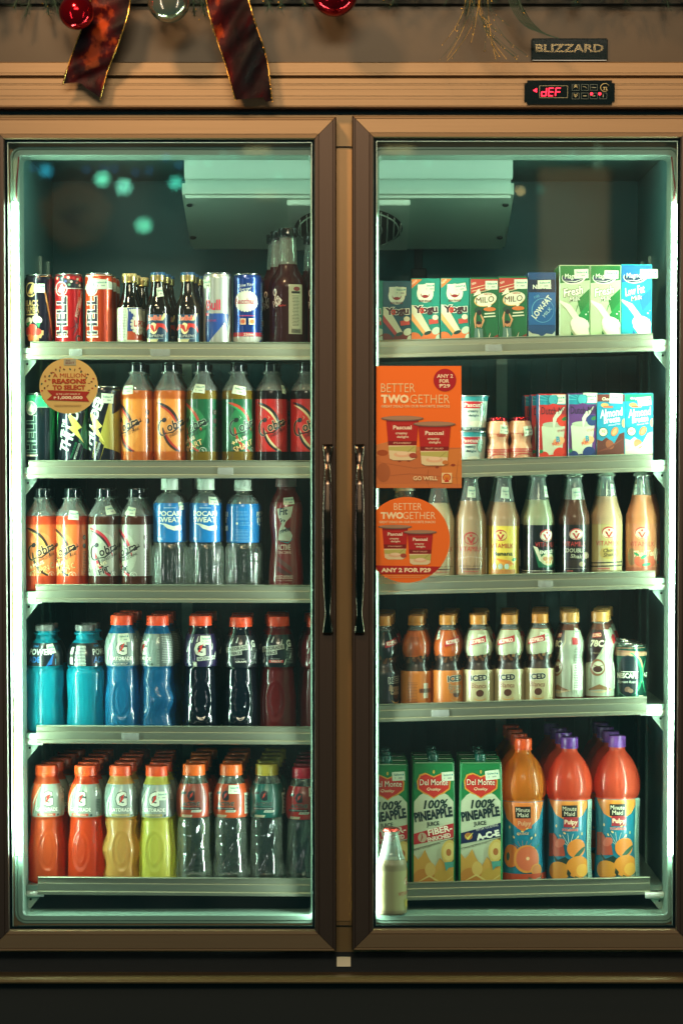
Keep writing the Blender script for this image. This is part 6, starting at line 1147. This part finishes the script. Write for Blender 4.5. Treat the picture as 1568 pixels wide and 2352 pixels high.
def pcup(cx, ty, w, h, flav, cream='#d8c890'):   # printed tub, image coordinates (y down)
    a, b = w/2*0.76, w/2*0.60; y1 = ty+h; ym = ty+h*0.56
    def xa(y): return a+(b-a)*(y-ty)/h
    return [P([(cx-xa(ty), ty), (cx+xa(ty), ty), (cx+b, y1-4), (cx+b*0.7, y1), (cx-b*0.7, y1), (cx-b, y1-4)], '#d6c99a'), P([(cx-xa(ty), ty), (cx+xa(ty), ty), (cx+xa(ym+7), ym+7), (cx-xa(ym+7), ym+7)], '#a81c1c'), P([(cx-xa(ym-3), ym-3), (cx+xa(ym-3), ym-3), (cx+xa(ym+6), ym+6), (cx-xa(ym+6), ym+6)], '#781414'),
            P([(cx-xa(ty), ty), (cx+xa(ty), ty), (cx+xa(ty+5), ty+5), (cx-xa(ty+5), ty+5)], '#801818'), P([(cx-xa(ym+12), ym+10), (cx+xa(ym+12), ym+8), (cx+xa(ym+20), ym+22), (cx-xa(ym+20), ym+18)], '#b0b060'), E(cx, y1-h*0.14, w*0.2, h*0.065, '#d8b088'), E(cx, y1-h*0.17, w*0.14, h*0.045, '#e0c8a0'), SW([(cx+w*0.12, y1-h*0.2), (cx+w*0.28, y1-h*0.34)], 2.5, '#6c5c30'),
            E(cx, ty-3, w/2, h*0.065, '#6c5c50'), E(cx, ty-4, w/2*0.94, h*0.05, '#9c7c60'), R(cx, ty+h*0.19, w*0.49, h*0.17, '#c84034'), R(cx, ty+h*0.19, w*0.47, h*0.155, '#a01818'), T('Pascual', cx, ty+h*0.19, w*0.43, h*0.10, '#e8dcc0', 0.03), T('creamy', cx-2, ty+h*0.35, w*0.28, h*0.065, '#e0d0b0', 0.02), T('delight', cx+1, ty+h*0.43, w*0.28, h*0.075, '#e0d0b0', 0.02), T(flav, cx, ym+1.5, w*0.42, h*0.045, '#d8a888', 0.02)]
OR = '#e56d1c'
po = [R(960, 1078, 206, 100, '#b86a38'), P([(861, 1022), (900, 1012), (960, 1026), (1000, 1030), (861, 1048)], '#c07840'), P([(1008, 1034), (1062, 1030), (1062, 1122), (1020, 1122)], '#c87a34'), E(878, 1040, 13, 7, '#98481c'), E(880, 1085, 16, 22, '#a05a30'), SW([(862, 1060), (950, 1075), (1060, 1068)], 1.2, '#a05c34'), SW([(862, 1095), (940, 1088), (1060, 1098)], 1.2, '#a05c34'), R(960, 1116, 200, 9, '#c07038'), SW([(985, 1122), (980, 1100), (984, 1076)], 1.0, '#8c4c28'), SW([(1050, 1122), (1048, 1090), (1052, 1056)], 1.0, '#8c4c28'),
      E(917, 1059, 4, 2, '#8c3c20'), E(938, 1058, 4, 2, '#8c3c20'), E(1003, 1073, 4, 2, '#8c3c20'), E(1040, 1068, 5, 3, '#8c3c20'),
      E(1020.8, 873.4, 26, 26, '#a01222', 0, 40), T('ANY 2', 1020.8, 864, 37, 8.4, '#e8d8b4', 0.025), T('FOR', 1019.5, 875.3, 22, 8.4, '#e8d8b4', 0.025), T('P29', 1020.8, 886.5, 24, 8.4, '#e8d8b4', 0.025), R(1011.5, 884.5, 9, 1, '#e8d8b4'),
      T('BETTER', 913.6, 891, 78, 20, '#e4c890', -0.008), T('TWO', 906.5, 916.5, 64, 20, '#eddcae', 0.05), T('GETHER', 986.4, 916.5, 91, 20, '#e4c890', -0.008), T('GREAT DEALS ON OUR FAVORITE SNACKS', 953.5, 933.3, 157, 6, '#e4cc98', 0.015),
      pcup(923.5, 964, 98, 93, 'STRAWBERRY'), E(948, 1046, 9, 6, '#9c4430'), pcup(997, 977, 98, 92, 'FRUIT SALAD'), E(1022, 1062, 7, 5, '#c07838'),
      T('GO WELL', 976.5, 1098.3, 56, 9.4, '#e4d09c', 0.045), R(1025.5, 1097.3, 23.5, 23, '#e0c890')]
shell = [P([(1016, 1095), (1019, 1089.5), (1025.5, 1087.5), (1032, 1089.5), (1035, 1095), (1034, 1101), (1030, 1104), (1031, 1107), (1020, 1107), (1021, 1104), (1017, 1101)], '#b82018'), P([(1018, 1095), (1020.5, 1091), (1025.5, 1089.5), (1030.5, 1091), (1033, 1095), (1032, 1100), (1028.5, 1103), (1022.5, 1103), (1019, 1100)], '#d8902c')]+[SW([(1025.5, 1104), (1025.5+d*0.6, 1098), (1025.5+d, 1091+abs(d)*0.35)], 1, '#b82018') for d in (-6, -3, 0, 3, 6)]
sheet('promo_poster', 960, 980, [(862, 841), (1058.5, 841), (1060, 1121), (860.5, 1121)], po+shell, OR, 'orange rectangular poster with two red yogurt tubs stuck on right door glass', 'poster')
circ = [(max(860.5, 934+98.5*math.cos(2*math.pi*k/72)), 1240+98.5*math.sin(2*math.pi*k/72)) for k in range(72)]
ci = [T('BETTER', 936, 1163.5, 64, 15.5, '#e8d0a0', -0.008), T('TWO', 900, 1184, 52, 16, '#eddcae', 0.05), T('GETHER', 962, 1184, 75, 16.5, '#e8d0a0', -0.008), T('GREAT DEALS ON OUR FAVORITE SNACKS', 935, 1199, 129, 5.6, '#e8d0a0', 0.015), pcup(906.8, 1213, 78, 72, 'STRAWBERRY'), E(926, 1276, 7, 5, '#9c4430'), pcup(964.3, 1225, 77, 72, 'FRUIT SALAD'),
      P([(863, 1298.5), (1012, 1301.5), (992, 1318), (872, 1318)], '#a81c18'), P([(861, 1298.5), (870, 1298.5), (880, 1318), (874, 1316)], '#a81c18'), T('ANY 2 FOR P29', 932, 1309.5, 114, 10.4, '#ecdcb0', 0.045), R(922, 1322.5, 104, 1.1, '#d89a5c'), R(924, 1326, 84, 1.1, '#d89a5c')]
sheet('round_sticker', 934, 1240, circ, ci, OR, 'round orange sticker below the poster reading any 2 for P29', 'sticker')
YL = '#dcbb6a'
c2 = [(158.2+67*math.cos(2*math.pi*k/64), 886.5+63.6*math.sin(2*math.pi*k/64)) for k in range(64)]
cf = []
rr = random.Random(11)
for i in range(30):
    a = math.radians(-12+204*i/29); rx, ry = 47+7*(i % 3), 40+6*(i % 2); x, y = 158+rx*math.cos(a)*1.02, 888-ry*math.sin(a)
    if y > 905: continue
    if abs(x-158) < 16 and y < 845: continue
    cf.append(R(x, y, 3.4 if i % 3 else 2, 4.6 if i % 3 else 5.6, ('#6c4a2a', '#a8482c', '#3c5c44', '#8c5a30')[i % 4], rr.uniform(0, 180)))
rc = '#a82c1c'
si = cf+[R(161.5, 832, 28, 14.5, '#a8a888'), T('Shell', 157, 828.5, 10, 4, '#5c2c24', 0.01), T('SELECT', 161.5, 834, 20.5, 5.5, '#6c2424', 0.02), T('A MILLION', 160, 862.4, 75, 9.6, '#b0401c', 0.05), T('REASONS', 159.4, 875.8, 78.5, 11.6, '#b0401c', 0.05), T('TO SELECT', 159, 890, 75, 11, '#b0401c', 0.05),
   P([(109, 896), (207, 899.5), (198, 911), (206, 922.6), (108, 919), (120, 908)], rc), T('BE THE LUCKY WINNER OF', 157.5, 905.3, 55, 4, '#e4c898', 0.02), T('1,000,000', 162, 913.8, 57, 8.6, '#f0dcb0', 0.045), T('P', 127, 913.8, 5, 6, '#f0dcb0', 0.02), R(127, 912.5, 7, 0.8, '#f0dcb0'), R(156, 930.5, 62, 0.9, '#a07c48'), R(156, 933.5, 62, 0.9, '#a07c48')]
sheet('round_sticker', 158.2, 886.5, c2, si, YL, 'round yellow sticker with red ribbon banner on the left door glass', 'sticker')
# ================================================================== WHAT THE GLASS MIRRORS: the shop behind the camera
def mirror(px, py, Yv): p = W(px, py, Yv); return Vector((p.x, -0.158-Yv, p.z))
def globes(label, lst, col, s, Yv=6.6):
    o = empty('string_lights', mirror(lst[0][0], lst[0][1], Yv)); tag(o, label, 'string lights', 'string lights in the shop opposite'); o0 = o.location.copy(); q0 = None
    for px, py, r in lst:
        p = mirror(px, py, Yv); bm = bmesh.new(); bmesh.ops.create_icosphere(bm, subdivisions=3, radius=r*PX*(Yv+5)/5*0.5, matrix=Matrix.Translation(p-o0)); link('bulb', bm_mesh(bm, [M('glow', col, s=s*2.4)], 'bulb'), o)
    bm = bmesh.new(); pts = [mirror(px, py, Yv)-o0+Vector((0, -0.03, 0.02)) for px, py, r in lst]
    if len(pts) > 1: tube_bm(bm, pts, 0.002, 5); link('cable', bm_mesh(bm, [black], 'cable'), o)
rr = random.Random(5)
def cluster(cx, cy, R_, n): return [(cx+(R_*0.52*math.cos(i*math.pi/3) if i else 0), cy+(R_*0.52*math.sin(i*math.pi/3) if i else 0), 10) for i in range(n)]
globes('dense cluster of mint string lights, upper left', cluster(235, 411, 21, 7), '#7dffd0', 4.2)
globes('dense cluster of mint string lights, upper middle', cluster(285, 429, 23, 7), '#8dffd8', 4.6)
globes('lone low cluster of mint string lights', cluster(330, 518, 23, 7), '#7dffcc', 4.2)
globes('cluster of mint string lights beside the cooling unit', cluster(404, 420, 18, 7), '#5cf0d0', 3.0)
globes('bluish cluster of string lights at far left', cluster(106, 392, 19, 7), '#38b8d8', 2.2)
globes('row of dim blue string lights', [(77, 384, 10), (200, 389, 9), (238, 386, 9), (263, 388, 9), (311, 396, 10), (342, 392, 10), (382, 362, 11), (410, 379, 11)], '#2f86c8', 1.7)
globes('row of faint pale string lights', [(440, 372, 11), (477, 375, 11), (514, 354, 11), (537, 362, 11), (620, 362, 11), (640, 407, 11), (922, 364, 11), (981, 374, 11), (1241, 435, 11), (1311, 354, 11), (1551, 402, 10)], '#6fd0b8', 1.3)
globes('single warm ceiling bulb', [(1194, 438, 12)], '#ffd890', 4.5)
def glowbox(nm, label, px0, px1, py0, py1, col, s, Yv=8.2):
    a = mirror(px0, py1, Yv); b = mirror(px1, py0, Yv); o = empty(nm, (a+b)/2); tag(o, label, nm.replace('_', ' ')); h = (b-a)/2
    bm = bmesh.new(); box_bm(bm, -abs(h.x), abs(h.x), -0.03, 0.0, -abs(h.z), abs(h.z)); bmesh.ops.bevel(bm, geom=bm.edges[:], offset=0.01, segments=1, affect='EDGES'); link('panel', bm_mesh(bm, [M('glow', col, s=s)], 'panel', smooth=False), o)
    bm = bmesh.new(); box_bm(bm, -abs(h.x)-0.02, abs(h.x)+0.02, -0.05, -0.031, -abs(h.z)-0.02, abs(h.z)+0.02); link('backing', bm_mesh(bm, [M('matte', '#4a3a28')], 'backing', smooth=False), o)
glowbox('glowing_board', 'tall dim warm glowing board added across the aisle', 1238, 1398, 385, 700, '#c8a070', 0.9)  # added emitter, gives the brown patch mirrored in the right pane
glowbox('ceiling_lamp', 'short warm ceiling tube at the right of the aisle', 1366, 1378, 330, 385, '#bfe8c0', 1.5)
glowbox('ceiling_lamp', 'wide warm ceiling panel lamp above the middle of the aisle', 560, 620, 340, 352, '#ffe8a0', 2.2)
glowbox('ceiling_lamp', 'wide warm ceiling panel lamp right of the middle', 880, 950, 338, 350, '#ffe8a0', 2.2)
glowbox('ceiling_lamp', 'lower warm ceiling panel lamp', 588, 636, 440, 456, '#ffe8a0', 0.8)
# round wreath across the aisle, lit by an added spot
wc = mirror(172, 500, 7.5); wr = empty('wreath', wc); tag(wr, 'round brown Christmas wreath hanging across the aisle', 'wreath'); wk = PX*12.5/5
bm = bmesh.new(); n = 40; rr = random.Random(9)
for i in range(260):
    a = rr.uniform(0, 2*math.pi); q = 52*wk+rr.gauss(0, 8*wk); p = Vector((math.cos(a)*q, rr.uniform(-0.03, 0.03), math.sin(a)*q)); bmesh.ops.create_icosphere(bm, subdivisions=1, radius=rr.uniform(0.02, 0.05), matrix=Matrix.Translation(p))
link('foliage', bm_mesh(bm, [M('matte', '#c89a78')], 'foliage', smooth=False), wr)
bm = bmesh.new(); bmesh.ops.create_icosphere(bm, subdivisions=2, radius=30*wk, matrix=Matrix.Diagonal((1, 0.3, 1, 1))); link('bow', bm_mesh(bm, [M('matte', '#8c3a30')], 'bow'), wr)
lamp('wreath_fill', 'SPOT', wc+Vector((0.3, 1.6, 0.9)), wc, 55, (1.0, 0.7, 0.45), 0.05, spot_size=math.radians(40), spot_blend=0.6)
